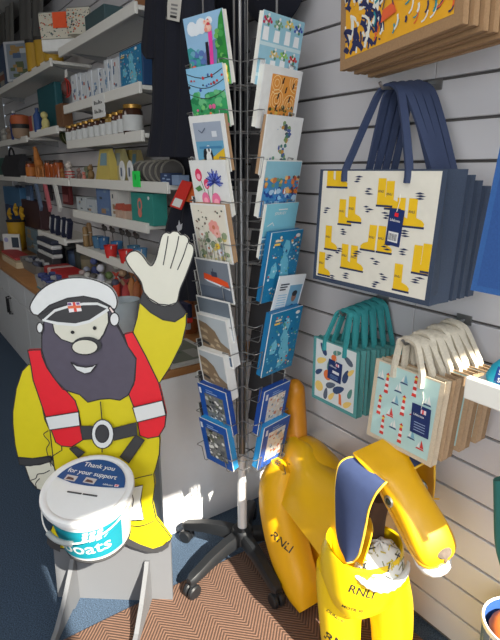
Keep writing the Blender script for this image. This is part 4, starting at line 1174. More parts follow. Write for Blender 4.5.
# chest: the wide turned-over boot top that joins the legs
CCc = Vector((-.795, .945, 0))
rings = []
for z, a, b, dx, dy in ((.265, .085, .095, .0, .0), (.285, .098, .108, .0, .0), (.33, .108, .118, -.004, 0), (.385, .108, .114, -.006, 0), (.415, .103, .108, -.004, 0), (.425, .099, .104, -.004, 0), (.423, .092, .097, -.004, 0), (.395, .088, .092, -.004, 0), (.33, .07, .075, -.004, 0)):
    rr = []
    for i in range(36):
        t = 2*math.pi*i/36
        fold = 1+.025*math.sin(5*t+1)*(1 if z < .4 else .5)
        rr.append(CCc+Vector((dx+a*fold*math.cos(t), dy+b*fold*math.sin(t), z+.012*math.sin(2*t+.6)*(1 if z < .3 else .5))))
    rings.append(rr)
ch = MB().loft(rings, YB)
cbv = ch.bvh()
project_text(ch, 'MOTR-30', onpl(338, 596, (-.85, .84, .36), vd), RT*.985-UP*.17, UP*.985+RT*.17, .0095, INK, vd, cbv)
project_text(ch, 'RNLI', onpl(345, 583, (-.82, .84, .4), vd), RT*.95-UP*.28, UP*.95+RT*.28, .023, INK, vd, cbv)
ch.build('chest', dog, 50)
# neck and patterned cloth stuffed in the opening
body_loft([(-.81, .955, .36), (-.815, .96, .46), (-.80, .955, .55), (-.785, .95, .60)], [(.06, .055), (.055, .05), (.05, .05), (.045, .05)], M((76, 54, 40), 0.8), 'neck', up=(0, 1, 0))
CL = M((222, 222, 216), 0.85)
m = MB()
rings = []
for k in range(9):
    a = math.pi/2*k/8
    rings.append([Vector((-.745, .945, .375))+Vector((.058*math.cos(a)*math.cos(t)*(1+.05*math.sin(4*t)), .078*math.cos(a)*math.sin(t)*(1+.05*math.sin(3*t)), .085*math.sin(a)+.004*math.sin(6*t+k))) for t in [2*math.pi*i/28 for i in range(28)]])
m.loft(rings, CL)
bv = m.bvh(); r = random.Random(4)
for i in range(60):
    t = r.uniform(-2.6, 1.2); e = r.uniform(.1, 1.2)
    p = Vector((-.745, .945, .375))+Vector((.058*math.cos(e)*math.cos(t), .078*math.cos(e)*math.sin(t), .085*math.sin(e)))*1.4
    d = (Vector((-.745, .945, .375))-p).normalized()
    hit, nn, _, _ = bv.ray_cast(p, d)
    if hit is None: continue
    q = nn.orthogonal(); q.rotate(Matrix.Rotation(r.random()*3, 3, nn)); s_ = nn.cross(q)
    c = hit+nn*.0008; L = r.uniform(.006, .010); w_ = .0015
    m.add([c-q*L-s_*w_, c+q*L-s_*w_, c+q*L+s_*w_, c-q*L+s_*w_], [[0, 1, 2, 3]], r.choice([M((200, 180, 60)), M((60, 62, 60)), M((150, 150, 110))]))
m.build('neckerchief', dog, 50)
m = MB()
m.tube([Vector((-.745, .945, .395))+Vector((.066*math.cos(t), .088*math.sin(t), .006*math.sin(3*t)-.012*math.cos(t))) for t in [-1.75+2.7*i/27 for i in range(28)]], [.004+.007*math.sin(math.pi*i/27)+.0015*math.sin(3*i) for i in range(28)], WHITE, 8)
m.build('cloth_edge', dog, 50)
# head: a boot lying with its toe as the muzzle
HB0 = Vector((-.792, .960, .712)); HT = Vector((-.546, .931, .558))
ha = (HT-HB0).normalized(); hs = Vector((.25, .93, .26)); hs = (hs-ha*hs.dot(ha)).normalized(); hu = hs.cross(ha)*-1
if hu.z < 0: hu = -hu
HL = (HT-HB0).length
def hp(s_, y, z): return HB0+ha*(s_*HL)+hs*y+hu*z
# (along, centre height, half width, half height)
sec = [(-.04, -.004, .060, .004), (.06, .004, .060, .006), (.17, .008, .055, .010), (.28, .004, .049, .022), (.40, -.008, .047, .034), (.55, -.016, .047, .038), (.70, -.022, .049, .035), (.84, -.030, .050, .029), (.94, -.038, .045, .022), (.99, -.044, .032, .014), (1.01, -.047, .014, .006)]
SS = crom([(a, b, c*1.08) for a, b, c, d in sec], 4); SH_ = crom([(d*1.12, 0, 0) for a, b, c, d in sec], 4)
rings = []
for q, h_ in zip(SS, SH_):
    ring = []
    for i in range(28):
        a = 2*math.pi*i/28; ca, sa = math.cos(a), math.sin(a)
        ring.append(hp(q.x, q.z*math.copysign(abs(ca)**.75, ca), q.y+h_.x*math.copysign(abs(sa)**.8, sa)))
    rings.append(ring)
hd = MB().loft(rings, YSHADE)
# welt line round the sole and a seam patch beside the eye
for off in (0.0, 0.008):
    pts = []
    for q, h_ in list(zip(SS, SH_))[14:]:
        pts.append(hp(q.x, -(q.z+.001), q.y-h_.x*.45+off))
    hd.tube(pts, .0016, M((214, 160, 16), 0.45), 6)
hd.build('head', dog, 50)
sole = []
for s_, w_, z0, z1 in ((.40, .040, -.052, -.042), (.6, .044, -.066, -.052), (.8, .047, -.074, -.054), (.93, .043, -.078, -.056), (1.0, .028, -.076, -.060), (1.02, .010, -.072, -.064)):
    sole.append([hp(s_, w_*sx, (z0 if sz < 0 else z1)) for sx, sz in ((-1, -1), (-.4, -1.0), (.4, -1.0), (1, -1), (1, 1), (-1, 1))])
MB().loft(sole, M((206, 158, 40), 0.5)).build('sole', dog)
tg = []
for s_, w_, z0, z1 in ((.82, .042, -.100, -.064), (.92, .045, -.108, -.064), (1.0, .040, -.108, -.062), (1.055, .026, -.100, -.064), (1.075, .010, -.090, -.070)):
    tg.append([hp(s_, w_*math.cos(a), (z0+z1)/2+(z1-z0)/2*math.sin(a)) for a in [2*math.pi*i/14 for i in range(14)]])
MB().loft(tg, M((226, 226, 224), 0.4)).build('mouth', dog)
m = MB(); m.ball(hp(.95, .006, -.020), (.016, .020, .008), M((104, 92, 82), 0.9, 0.0, var=0.35, scale=120, bump=0.6), 14, rot=Matrix((ha, hs, hu)).transposed()); m.ball(hp(1.0, .006, -.036), (.005, .006, .010), M((120, 100, 70), 0.6), 10)
m.build('nose', dog)
for sg in (-1, 1):
    m = MB(); c = hp(.45, sg*.0495, -.002)
    ax = (hs*sg+hu*.35).normalized()
    m.lathe(c-ax*.004, [(.0135, 0), (.015, .006), (.012, .009), (.009, .008)], M((150, 150, 140), 0.35, 0.8), 20, axis=ax)
    m.lathe(c-ax*.001, [(.009, 0), (.008, .006), (.003, .008)], M((40, 46, 40), 0.2), 16, axis=ax)
    m.build('eye', dog)
# ears: flaps of the slit shaft folded down, navy lining outwards
def ear_rows():
    R_w = [((354, 457), (386, 482), .903), ((345, 459), (381, 487), .888), ((338, 466), (374, 496), .873), ((335, 485), (368, 510), .863), ((335, 510), (365, 526), .858), ((336, 532), (362, 541), .855), ((340, 549), (358, 555), .855), ((347, 560), (352, 562), .856)]
    rows = []
    for j, (a, b, y) in enumerate(R_w):
        A = ony(a[0], a[1], y); B = ony(b[0], b[1], y-.002)
        rows.append([A.lerp(B, i/10)+Vector((0, -.012*math.sin(math.pi*i/10)*(j/7), 0)) for i in range(11)])
    colz = [crom([rows[j][i] for j in range(8)], 4) for i in range(11)]
    return [[colz[i][j] for i in range(11)] for j in range(len(colz[0]))]
EAR = ear_rows()
def ear(sg):
    g = EAR
    if sg > 0:
        top = [p-hs*(2*(p-HB0).dot(hs)) for p in EAR[0]]
        g = [[top[i]+Vector((.6*(p-EAR[0][i]).x, -1.2*(p-EAR[0][i]).y+.052*math.sin(min(j/9, 1)*math.pi/2), .80*(p-EAR[0][i]).z+.010*math.sin(min(j/12, 1)*math.pi))) for i, p in enumerate(row)] for j, row in enumerate(EAR)]
    m = MB()
    nv = len(g)-1; nu = len(g[0])-1
    inn = [[p-hs*(sg*.005) for p in row] for row in g]
    m.loft(g, NVL, False, False, False); m.loft(inn, YSHADE, False, False, False)
    edge = [g[j][0] for j in range(nv+1)]+g[nv][1:]+[g[j][nu] for j in range(nv-1, -1, -1)]
    m.tube([p-hs*(sg*.0025) for p in edge], .0030, M((232, 190, 60), 0.5), 6)
    m.build('ear', dog, 60)
ear(-1); ear(1)
# ================================================================== garments hanging in front of the shelves
NVC = M((13, 16, 31), 0.9, var=0.2, scale=120, bump=0.2)
def cloth(rows, y, mat, thick=0.03, fold=0.012, nf=3.0, n=18, ph=0.0):
    """hanging cloth from rows (pixel height, left, right) taken at wall distance y"""
    rings = []
    rr = crom([(a, b, c) for a, b, c in rows], 4)
    for q in rr:
        A = ony(q.y, q.x, y); B = ony(q.z, q.x, y)
        fr = []; bk_ = []
        for i in range(n+1):
            t = i/n
            p = A.lerp(B, t)
            e = math.sin(math.pi*t)**.5 if 0 < t < 1 else 0
            d = fold*math.sin(nf*2*math.pi*t+ph+q.x*.006)*e
            fr.append(p+Vector((0, -thick/2*e+d, 0))); bk_.append(p+Vector((0, thick/2*e+d+.002, 0)))
        rings.append(fr+bk_[::-1])
    return MB().loft(rings, mat)
t = thing('navy_shirt', 'large plain navy shirt with white tag hanging left of the card rack', 'shirt', ony(200, 157, .93), 'navy garments by the shelves')
cloth([(-40, 150, 214), (0, 151, 214), (50, 152, 213), (100, 152, 212), (130, 150, 211), (157, 146, 210)], .93, NVC, .05, .012, 4).build('shirt_body', t, 60)
cloth([(-40, 147, 166), (0, 146, 165), (30, 143.5, 163), (50, 142, 160), (59, 147, 158)], .925, NVC, .04, .004, 1).build('sleeve', t, 60)
m = MB()
A = ony(166, 19, .895); u = (ony(179, 22, .895)-A); v = ony(169, -14, .895)-A
m.prism([A, A+u, A+u+v, A+v], (0, .0015, 0), M((210, 206, 196), 0.7))
fl = Flat(m, A, u, v, .0004)
for i in range(3): fl.rect(.3, .2+.12*i, .8, .26+.12*i, M((130, 128, 126)))
fl.rect(.3, .08, .8, .16, BLACK)
m.build('tag', t, 0)
single(cloth([(-40, 200, 247), (60, 190, 246), (120, 168, 246), (150, 169, 245), (186, 171, 244)], 1.13, NVC, .04, .008, 3), 'navy_shirt', 'second navy shirt with its hem showing below the large shirt', 'shirt', 'navy garments by the shelves', 60)
single(cloth([(-40, 236, 306), (-5, 240, 303), (14, 250, 294), (24, 260, 283), (27, 266, 276)], 1.14, NVC, .05, .004, 2), 'navy_hood', 'dark navy hood hanging behind the top of the card rack', 'garment', 'navy garments by the shelves', 60)
t = thing('navy_sweatshirt', 'small navy sweatshirt with white print hanging behind the waving glove', 'sweatshirt', ony(192, 300, .93), 'navy garments by the shelves')
cloth([(188, 180, 208), (210, 170, 209), (236, 165, 210), (262, 172, 211), (300, 180, 212)], .93, NVC, .05, .010, 2.5).build('shirt_body', t, 60)
m = MB(); A = ony(178, 232, .897); u = Vector((1, 0, 0)); v = Vector((0, 0, 1)); fl = Flat(m, A, u, v, .0004)
fl.poly([(0, 0), (.03, .012), (.038, .035), (.022, .028), (.012, .045), (.004, .026), (-.01, .02)], M((190, 192, 196))); fl.poly([(.03, -.09), (.05, -.085), (.045, -.065), (.03, -.07)], M((190, 192, 196)))
m.build('print', t, 0)
RDT = M((206, 44, 34), 0.6)
def strip(quad, y, mat, name, label, cat, end=None):
    m = MB()
    P = [ony(*q, y) for q in quad]
    m.prism(P, (0, .003, 0), mat)
    if end:
        A, B, C_, D = P
        lift = Vector((0, -.0008, 0))
        m.add([D.lerp(A, .06)+(C_-D)*.14+lift, C_.lerp(B, .06)+(D-C_)*.14+lift, C_.lerp(B, .36)+(D-C_)*.14+lift, D.lerp(A, .36)+(C_-D)*.14+lift], [[0, 1, 2, 3]], end)
    return single(m, name, label, cat, smooth=0)
strip([(182, 180), (192, 183), (181, 210), (169.5, 206)], .86, RDT, 'luggage_tag', 'red strap tag with white end label above the small navy sweatshirt', 'tag', WHITE)
strip([(186, 181), (196, 183), (194, 203), (184, 201)], .87, M((206, 96, 40), 0.6), 'luggage_tag', 'orange strap tag right beside the red strap tag', 'tag')
# ================================================================== goods on the shelves
def mm(*a, **k): return M(tuple(a), **({'rough': 0.6} | k))
def px_x(px, py, y): return ony(px, py, y).x
def boxy(name, label, cat, p0, p1, ptop, zb, y, mat, dep=0.06, group=None, bev=.002, front=None, h=None, lid=None, w=None):
    """box standing on height zb between pixel columns p0 and p1; its top from pixel row ptop"""
    pm = (p0+p1)/2
    zt = ony(pm, ptop, y).z if h is None else zb+h
    x0, x1 = px_x(p0, ptop, y), px_x(p1, ptop, y)
    if w: xm = px_x(pm, ptop, y); x0, x1 = xm-w/2, xm+w/2
    t = thing(name, label, cat, ((x0+x1)/2, y+dep/2, zb+.0005), group)
    m = MB().b2(x0, x1, y, y+dep, zb+.0005, zt, mat, bev)
    if front:
        fl = Flat(m, (x0, y, zb), (1, 0, 0), (0, 0, 1), .0005)
        front(fl, x1-x0, zt-zb)
    m.build('carton', t, 0)
    if lid:
        MB().b2(x0-.002, x1+.002, y-.002, y+dep+.002, zt, zt+.012, lid, .002).build('lid', t, 0)
    return t
def lines_front(base, cols, seed, n=5):
    def g(fl, w, h):
        r = random.Random(seed)
        fl.rect(w*.08, h*.06, w*.92, h*.94, base).up()
        for i in range(n):
            x, y = r.uniform(.1, .6)*w, r.uniform(.1, .8)*h
            fl.k += .1; fl.rect(x, y, x+r.uniform(.15, .35)*w, y+r.uniform(.06, .16)*h, r.choice(cols))
    return g
def jar(name, label, cat, px, zb, y, r, h, glass, lidm, labm, group=None):
    x = px_x(px, ony_y(px, zb+h/2, y), y)
    t = thing(name, label, cat, (x, y, zb+.0005), group)
    MB().lathe((x, y, zb+.0005), [(r*.9, 0), (r, .004), (r, h*.78), (r*.82, h*.88), (r*.80, h*.9)], glass, 16).build('body', t)
    MB().lathe((x, y, zb+.0005), [(r*.84, h*.88), (r*.9, h*.89), (r*.9, h), (r*.84, h*1.02)], lidm, 16).build('lid', t)
    if labm: MB().lathe((x, y, zb+.0005), [(r+.0006, h*.14), (r+.0006, h*.66)], labm, 16, caps=False).build('label', t)
    return t
def ony_y(px, z, y):
    """pixel row at which height z stands, for pixel column px on the plane y"""
    lo, hi = -200, 700
    for _ in range(40):
        c = (lo+hi)/2
        if ony(px, c, y).z > z: lo = c
        else: hi = c
    return (lo+hi)/2
Z1, Z2, Z3, Z4, Z5, Z6 = ZS
YS = 1.03
# top shelf
PAT = mm(206, 200, 182)
def pouch_front(fl, w, h):
    r = random.Random(2)
    for i in range(70):
        fl.k += .02; fl.disc(r.uniform(.03, .97)*w, r.uniform(.06, .94)*h, .006, .005, r.choice([mm(190, 70, 50), mm(50, 60, 80), mm(60, 110, 90), mm(210, 130, 60), mm(40, 40, 44)]), 6, r.random()*3)
def zip_pouch(p0, p1, ptop, zb, y, label, seed, mat):
    x0, x1 = px_x(p0, ptop, y), px_x(p1, ptop, y); zt = ony((p0+p1)/2, ptop, y).z
    t = thing('zip_pouch', label, 'pouch', ((x0+x1)/2, y, zb+.001))
    c = (x0+x1)/2; hw = (x1-x0)/2
    rings = []
    for k in range(7):
        f = k/6; z = zb+.001+(zt-zb)*f
        w_ = hw*(.88+.12*f); d = .045*(1-f)**.7+.004
        rings.append([(c+w_*sx, y+d*sy, z) for sx, sy in ((-1, -.7), (-.8, -1), (0, -1.05), (.8, -1), (1, -.7), (1, .7), (.8, 1), (0, 1.05), (-.8, 1), (-1, .7))])
    m = MB().loft(rings, mat)
    bv = m.bvh(); r = random.Random(seed)
    for i in range(60):
        o = Vector((r.uniform(x0+.02, x1-.02), y-.3, r.uniform(zb+.01, zt-.008))); hit, nn, _, _ = bv.ray_cast(o, Vector((0, 1, 0)))
        if hit is None: continue
        s_ = Vector((1, 0, 0)); q = nn.cross(s_).normalized(); L = r.uniform(.005, .009)
        c2 = hit+nn*.0012
        m.add([c2-s_*L, c2-q*L*.8, c2+s_*L, c2+q*L*.8], [[0, 1, 2, 3]], r.choice([mm(190, 70, 50), mm(50, 60, 80), mm(60, 110, 90), mm(210, 130, 60), mm(40, 40, 44)]))
    m.build('pouch_body', t, 60)
    MB().b2(c-hw*.98, c+hw*.98, y-.004, y+.004, zt-.001, zt+.006, mm(120, 120, 116)).build('zip', t, 0)
    return t, c, zt
zq = ony(60, 36, 1.0).z
cxp = ony(61, 30, 1.04).x
t = thing('white_tray', 'white tray under the patterned zip pouches on top shelf', 'tray', (cxp+.02, 1.06, Z1))
MB().box((cxp+.02, 1.06, (Z1+.013+zq-.001)/2), (.26, .10, zq-.001-Z1-.013), WHITE, .006).build('tray_body', t)
t.rotation_euler.z = .75
def pouch_at(cx_, cy_, hw_, h_, label, seed):
    t = thing('zip_pouch', label, 'pouch', (cx_, cy_, zq+.001))
    rings = []
    for k in range(7):
        f = k/6; z = zq+.001+h_*f
        w_ = hw_*(.84+.16*f); d = .035*(1-f)**.7+.004
        rings.append([(cx_+w_*sx, cy_+d*sy, z) for sx, sy in ((-1, -.7), (-.8, -1), (0, -1.05), (.8, -1), (1, -.7), (1, .7), (.8, 1), (0, 1.05), (-.8, 1), (-1, .7))])
    m = MB().loft(rings, PAT); bv = m.bvh(); r = random.Random(seed)
    for i in range(90):
        o = Vector((cx_+r.uniform(-.95, .95)*hw_, cy_-.3, zq+r.uniform(.01, h_-.008))); hit, nn, _, _ = bv.ray_cast(o, Vector((0, 1, 0)))
        if hit is None: continue
        s_ = Vector((1, 0, 0)); q = nn.cross(s_).normalized(); L = r.uniform(.003, .007)
        c2 = hit+nn*.0012
        m.add([c2-s_*L, c2-q*L*.8, c2+s_*L, c2+q*L*.8], [[0, 1, 2, 3]], r.choice([mm(190, 70, 50), mm(50, 60, 80), mm(60, 110, 90), mm(210, 130, 60), mm(40, 40, 44)]))
    m.build('pouch_body', t, 60)
    MB().b2(cx_-hw_*.98, cx_+hw_*.98, cy_-.004, cy_+.004, zq+h_, zq+h_+.006, mm(120, 120, 116)).build('zip', t, 0)
    t.rotation_euler.z = .75
    return t
hp_ = (ony(61, 9, 1.04).z-zq)*.92
t = pouch_at(cxp, 1.03, .12, hp_, 'cream zip pouch with small multicoloured pattern and orange tag', 2)
MB().box((cxp+.035, 1.03-.040, zq+hp_*.66), (.095, .003, hp_*.56), mm(232, 84, 34)).build('orange_tag', t, 0)
pouch_at(cxp+.17, 1.09, .07, hp_*.97, 'cream patterned pouch standing right of the orange tagged one', 5)
boxy('gift_box', 'dull teal box right of the patterned pouches on top shelf', 'box', 84, 104, 10, Z1, 1.06, mm(60, 84, 88), .1)
boxy('wooden_crate', 'plain brown wooden box at the right end of top shelf', 'box', 134, 150, -8, Z1, 1.04, mm(150, 100, 60), .12)
# hanging grey textiles on the end of the wall
for i, (a, b, c0) in enumerate(((-6, 4, (92, 90, 84)), (5, 13, (112, 110, 104)), (19, 31, (104, 102, 98)), (32, 43, (98, 96, 92)))):
    single(cloth([(-30, a, b), (10, a, b), (43, a+1, b+1)], 1.12, M(c0, 0.9), .03, .006, 2), 'hanging_towel', ORD[i]+' grey hanging towel from the left above the yellow tubs', 'towel', 'grey towels at upper left')
# slim white boxes
xs = [70, 76, 80, 86, 91, 98, 103, 107, 111, 118]
tops = [75, 73, 73, 71, 69, 69, 60, 59, 58]
for i in range(9):
    boxy('slim_box', ORD[i]+' slim white box from the left on the price card shelf', 'box', xs[i]+.3, xs[i+1]-.3, tops[i], Z2, 1.0+.004*(i % 3), mm(196, 200, 204), .09, 'slim white boxes', front=lines_front(mm(206, 210, 212), [mm(120, 150, 180), mm(180, 90, 70), mm(90, 110, 140)], 40+i))
boxy('boxed_game', 'large blue box with pictured map at right of slim white boxes', 'box', 119, 142, 47, Z2, 1.0, mm(30, 66, 108), .06, front=lambda fl, w, h: d_map(77)(fl, w*.96, h*.97))
t = thing('net_toy', 'red netted toy with white tag hanging left of slim white boxes', 'toy', ony(66, 92, 1.0), None)
p = ony(65.5, 88, 1.0)
m = MB()
for k in range(6):
    a = k*math.pi/6
    m.tube([p+Vector((.032*math.cos(a)*math.sin(s_), .03*math.sin(a)*math.sin(s_), .05*math.cos(s_))) for s_ in [j*math.pi/8 for j in range(9)]], .003, mm(176, 50, 40), 5)
m.ball(p, (.026, .024, .04), mm(90, 50, 44), 10); m.build('net_body', t)
m = MB(); q = ony(66, 73.5, 1.0); m.b2(q.x-.02, q.x+.02, q.y-.001, q.y+.001, q.z-.02, q.z+.02, WHITE); m.tube([q, p+Vector((0, 0, .05))], .0015, CREAM, 5); m.build('tag', t, 0)
# jars
jl = [71, 76.5, 82, 87.5, 93.5, 99.5, 105.5, 111.5, 118, 125, 133]
for i, px in enumerate(jl):
    big = i >= 9
    r_ = .030 if not big else (.036 if i == 9 else .046)
    h_ = .095+.002*i if not big else (.112 if i == 9 else .128)
    col = [(60, 34, 22), (74, 40, 24), (54, 32, 24), (70, 38, 26), (60, 34, 24), (74, 40, 26), (60, 36, 24), (150, 120, 60), (70, 36, 24), (80, 40, 26), (60, 34, 22)][i]
    lb = 'large preserve jar with white label at right end of the jar row' if i == 10 else ORD[i]+' preserve jar from the left in the row of jars'
    jar('preserve_jar', lb, 'jar', px, Z3, 1.025, r_, h_, mm(*col, rough=.15), M((170, 130, 60), .35, .6), mm(196, 198, 196), 'preserve jars')
for i, px in enumerate((67, 82)):
    x = px_x(px, 122, 1.09)
    t = thing('glass_float', ('left', 'right')[i]+' dark green netted glass ball behind the jars', 'float', (x, 1.09, Z3), None)
    MB().ball((x, 1.09, Z3+.058), .056, mm(50, 62, 30, rough=.15), 16).build('glass', t)
    m = MB()
    for k in range(5): m.lathe((x, 1.09, Z3+.058), [(.0575, -.003), (.0585, 0), (.0575, .003)], mm(120, 110, 80), 20, axis=(math.cos(k*.63), math.sin(k*.63), .2), caps=False)
    m.build('net', t)
# yellow boxes, slippers, tins
def wedge(p0, p1, pt, zb, y, label, mat, win, group):
    x0, x1 = px_x(p0, pt, y), px_x(p1, pt, y); zt = ony((p0+p1)/2, pt, y).z
    t = thing('gift_box', label, 'box', ((x0+x1)/2, y, zb), group)
    m = MB(); c = (x0+x1)/2; hw = (x1-x0)/2
    m.loft([[(c-hw, y, zb+.001), (c+hw, y, zb+.001), (c+hw, y+.07, zb+.001), (c-hw, y+.07, zb+.001)], [(c-hw*.6, y+.02, zt), (c+hw*.6, y+.02, zt), (c+hw*.6, y+.04, zt), (c-hw*.6, y+.04, zt)]], mat)
    m.build('carton', t, 0)
    m2 = MB(); h = zt-zb
    f = lambda a, b: Vector((c+hw*a*(1-.4*b), y+.02*b-.001, zb+h*b))
    m2.add([f(-.6, .5), f(.6, .5), f(.6, .88), f(-.6, .88)], [[0, 1, 2, 3]], win)
    m2.build('window', t, 0)
wedge(93, 108, 149, Z4, 1.01, 'tallest pale yellow gift box on the middle shelf', mm(196, 176, 92), mm(120, 150, 160), 'pale yellow gift boxes')
wedge(109, 120, 149, Z4, 1.05, 'second pale yellow gift box from the left on middle shelf', mm(170, 160, 110), mm(130, 140, 140), 'pale yellow gift boxes')
wedge(119, 127, 150, Z4, 1.10, 'third pale yellow gift box from the left on middle shelf', mm(160, 140, 70), mm(90, 130, 140), 'pale yellow gift boxes')
wedge(127, 135, 150, Z4, 1.10, 'fourth pale yellow gift box from the left on middle shelf', mm(150, 136, 90), mm(90, 130, 150), 'pale yellow gift boxes')
for i, px in enumerate((122, 130)):
    x = px_x(px, 170, .995)
    t = thing('oval_sign', ('left', 'right')[i]+' white oval plaque leaning on the middle shelf', 'plaque', (x, .997, Z4), None)
    m = MB(); m.lathe((x, 1.0, Z4+.052), [(.030, 0), (.032, .004), (.030, .008), (.001, .008)], mm(214, 214, 212), 24, axis=(0, -1, 0))
    m.v = [Vector((v.x, v.y, Z4+.003+(v.z-Z4-.020)*1.55)) for v in m.v]; m.build('plaque', t)
    m = MB(); m.b2(x-.008, x+.008, .990, .9915, Z4+.03, Z4+.07, mm(90, 100, 120)); m.build('motif', t, 0)
for i in range(6):
    x = px_x(138+6*i, 170, 1.03)
    t = thing('round_tin', ORD[i]+' upright round tin with grey rim from the left beside the oval plaques', 'tin', (x, 1.05, Z4), 'round tins in a row')
    MB().lathe((x, 1.05, Z4+.0515), [(.044, -.014), (.050, -.012), (.051, .010), (.048, .014), (.044, .013)], mm(128, 124, 114, rough=.35), 22, axis=(1, -.35, 0)).build('rim', t)
    MB().lathe((x, 1.05, Z4+.0515), [(.002, .0128), (.044, .0128), (.044, .0136), (.002, .0136)], mm(74, 70, 66), 22, axis=(1, -.35, 0)).build('face', t)
boxy('book', 'dark blue book with pale edges at right end of middle shelf', 'book', 160, 171, 173, Z4, .99, mm(40, 58, 92), .05, front=lines_front(mm(46, 66, 104), [mm(150, 170, 200)], 3))
boxy('book', 'pale blue book beside the dark blue book on middle shelf', 'book', 171.5, 178, 175, Z4, .99, mm(130, 150, 180), .05)
m = MB().b2(px_x(132.5, 178, .975), px_x(139.5, 178, .975), .9745, .9785, ony(136, 187, .975).z, ony(136, 171, .975).z, mm(40, 224, 90))
fl = Flat(m, (px_x(134, 178, .9745), .9745, ony(136, 184, .9745).z), (1, 0, 0), (0, 0, 1)); fl.disc(.014, .03, .008, .014, mm(20, 150, 60))
single(m, 'shelf_ticket', 'bright green ticket hanging on the middle shelf edge', 'ticket', smooth=0)
# soft toys at the left of the middle shelf
def plush(px, py, y, s, body, label, name='soft_toy', cat='soft toy', zb=None, ear=True, stripes=None):
    p = ony(px, py, y); zb = p.z if zb is None else zb
    t = thing(name, label, cat, (p.x, y, zb), None)
    m = MB(); m.ball((p.x, y, zb+s*.8), (s*.62, s*.5, s*.8), body, 14)
    for sx in (-1, 1):
        m.ball((p.x+sx*s*.5, y-s*.2, zb+s*.25), (s*.25, s*.3, s*.25), body, 8)
    m.build('body', t)
    m = MB(); m.ball((p.x, y-s*.08, zb+s*1.85), (s*.48, s*.45, s*.45), body, 14)
    if ear:
        for sx in (-1, 1): m.ball((p.x+sx*s*.35, y, zb+s*2.25), (s*.14, s*.12, s*.2), body, 8)
    m.build('head', t)
    if stripes:
        m = MB()
        for k in range(3): m.lathe((p.x, y, zb+s*(.4+.35*k)), [(s*.63, -s*.07), (s*.66, 0), (s*.63, s*.07)], stripes, 14, caps=False)
        m.build('jumper_stripes', t)
plush(71, 186, 1.0, .045, mm(190, 180, 170), 'soft toy with red and white striped jumper on middle shelf', zb=Z4, stripes=mm(180, 40, 40))
plush(85, 186, .995, .022, mm(196, 120, 104), 'small pink soft toy right of the striped one', zb=Z4, ear=False)
plush(63, 178, 1.02, .03, mm(150, 96, 40), 'small brown toy left of the striped soft toy', zb=Z4)
# boxes on the next shelf down
BX5 = [(76, 85, 197, (170, 176, 178), 'white mug box with picture, leftmost on its shelf'), (85.5, 95, 199, (166, 172, 176), 'white mug box with picture, second from left on its shelf'), (95.5, 109, 186, (84, 108, 146), 'tall dusty blue picture box between white mug boxes'), (109.5, 117, 186, (190, 188, 182), 'tall white box right of the dusty blue one'), (117.5, 123, 186, (176, 174, 168), 'narrow pale box behind the small house boxes'), (123.5, 130, 188, (180, 176, 170), 'narrow grey white box left of the teal box')]
for i, (a, b, pt, c, lb) in enumerate(BX5):
    boxy('gift_box', lb, 'box', a, b, pt, Z5, 1.0 if i < 4 else 1.06, mm(*c), .08, 'boxes on the fifth shelf', front=lines_front(mm(*[min(255, v+8) for v in c]), [mm(60, 70, 80), mm(120, 140, 160), mm(150, 120, 90)], 60+i, 4))
for i, px in enumerate((116, 123)):
    x = px_x(px, 214, .985)
    t = thing('house_ornament', ('left', 'right')[i]+' little pink roofed house ornament beside the teal box', 'ornament', (x, 1.0, Z5), None)
    MB().b2(x-.020, x+.020, .99, 1.03, Z5+.0005, Z5+.05, mm(190, 160, 140), .001).build('walls', t, 0)
    MB().prism([(x-.024, .988, Z5+.05), (x+.024, .988, Z5+.05), (x, .988, Z5+.08)], (0, .044, 0), mm(176, 84, 66)).build('roof', t, 0)
def teal_front(fl, w, h):
    fl.disc(w*.42, h*.62, .026, .032, mm(206, 120, 104), 14).up(); fl.disc(w*.42, h*.62, .014, .018, mm(60, 130, 124), 12).up()
    fl.disc(w*.42, h*.36, .022, .020, mm(206, 120, 104), 14); fl.disc(w*.84, h*.86, .010, .008, WHITE)
boxy('gift_box', 'teal box with pink round picture on the fifth shelf', 'box', 130.5, 152, 193, Z5, .995, mm(44, 134, 124), .07, 'boxes on the fifth shelf', front=teal_front)
x0 = A1-.045
single(MB().b2(x0-.005, A1-.002, 1.0, 1.09, Z5+.0005, Z5+.14, mm(190, 190, 186), .002), 'gift_box', 'plain white box at the right end, next to the teal box', 'box', 'boxes on the fifth shelf', 0)
# toy buckets and floats on the lowest shelf
def bucket(px, zb, y, r, h, col, label):
    x = px_x(px, ony_y(px, zb+h/2, y), y)
    t = thing('toy_bucket', label, 'bucket', (x, y, zb+.0005), 'toy buckets on the lowest shelf')
    MB().lathe((x, y, zb+.0005), [(r*.75, 0), (r, h), (r*1.06, h), (r*.92, h*.98), (r*.7, .006)], col, 16).build('pail', t)
    MB().tube([(x+r*math.cos(a), y-.01, zb+h-r*.8*math.sin(a)) for a in [i*math.pi/8 for i in range(9)]], .003, WHITE, 6).build('handle', t)
bucket(111, Z6, 1.0, .036, .065, mm(206, 40, 36), 'red toy bucket, left one on the lowest shelf')
bucket(126, Z6, 1.0, .036, .065, mm(206, 40, 36), 'red toy bucket next to the glove thumb')
for i, (px, c) in enumerate(((98, (70, 110, 140)), (104, (50, 96, 140)), (117, (60, 120, 170)), (134, (70, 120, 150)), (141, (80, 130, 170)))):
    bucket(px, Z6, 1.07+.01*(i % 2), .034, .07, mm(*c), ORD[i]+' blue toy bucket from the left on the lowest shelf')
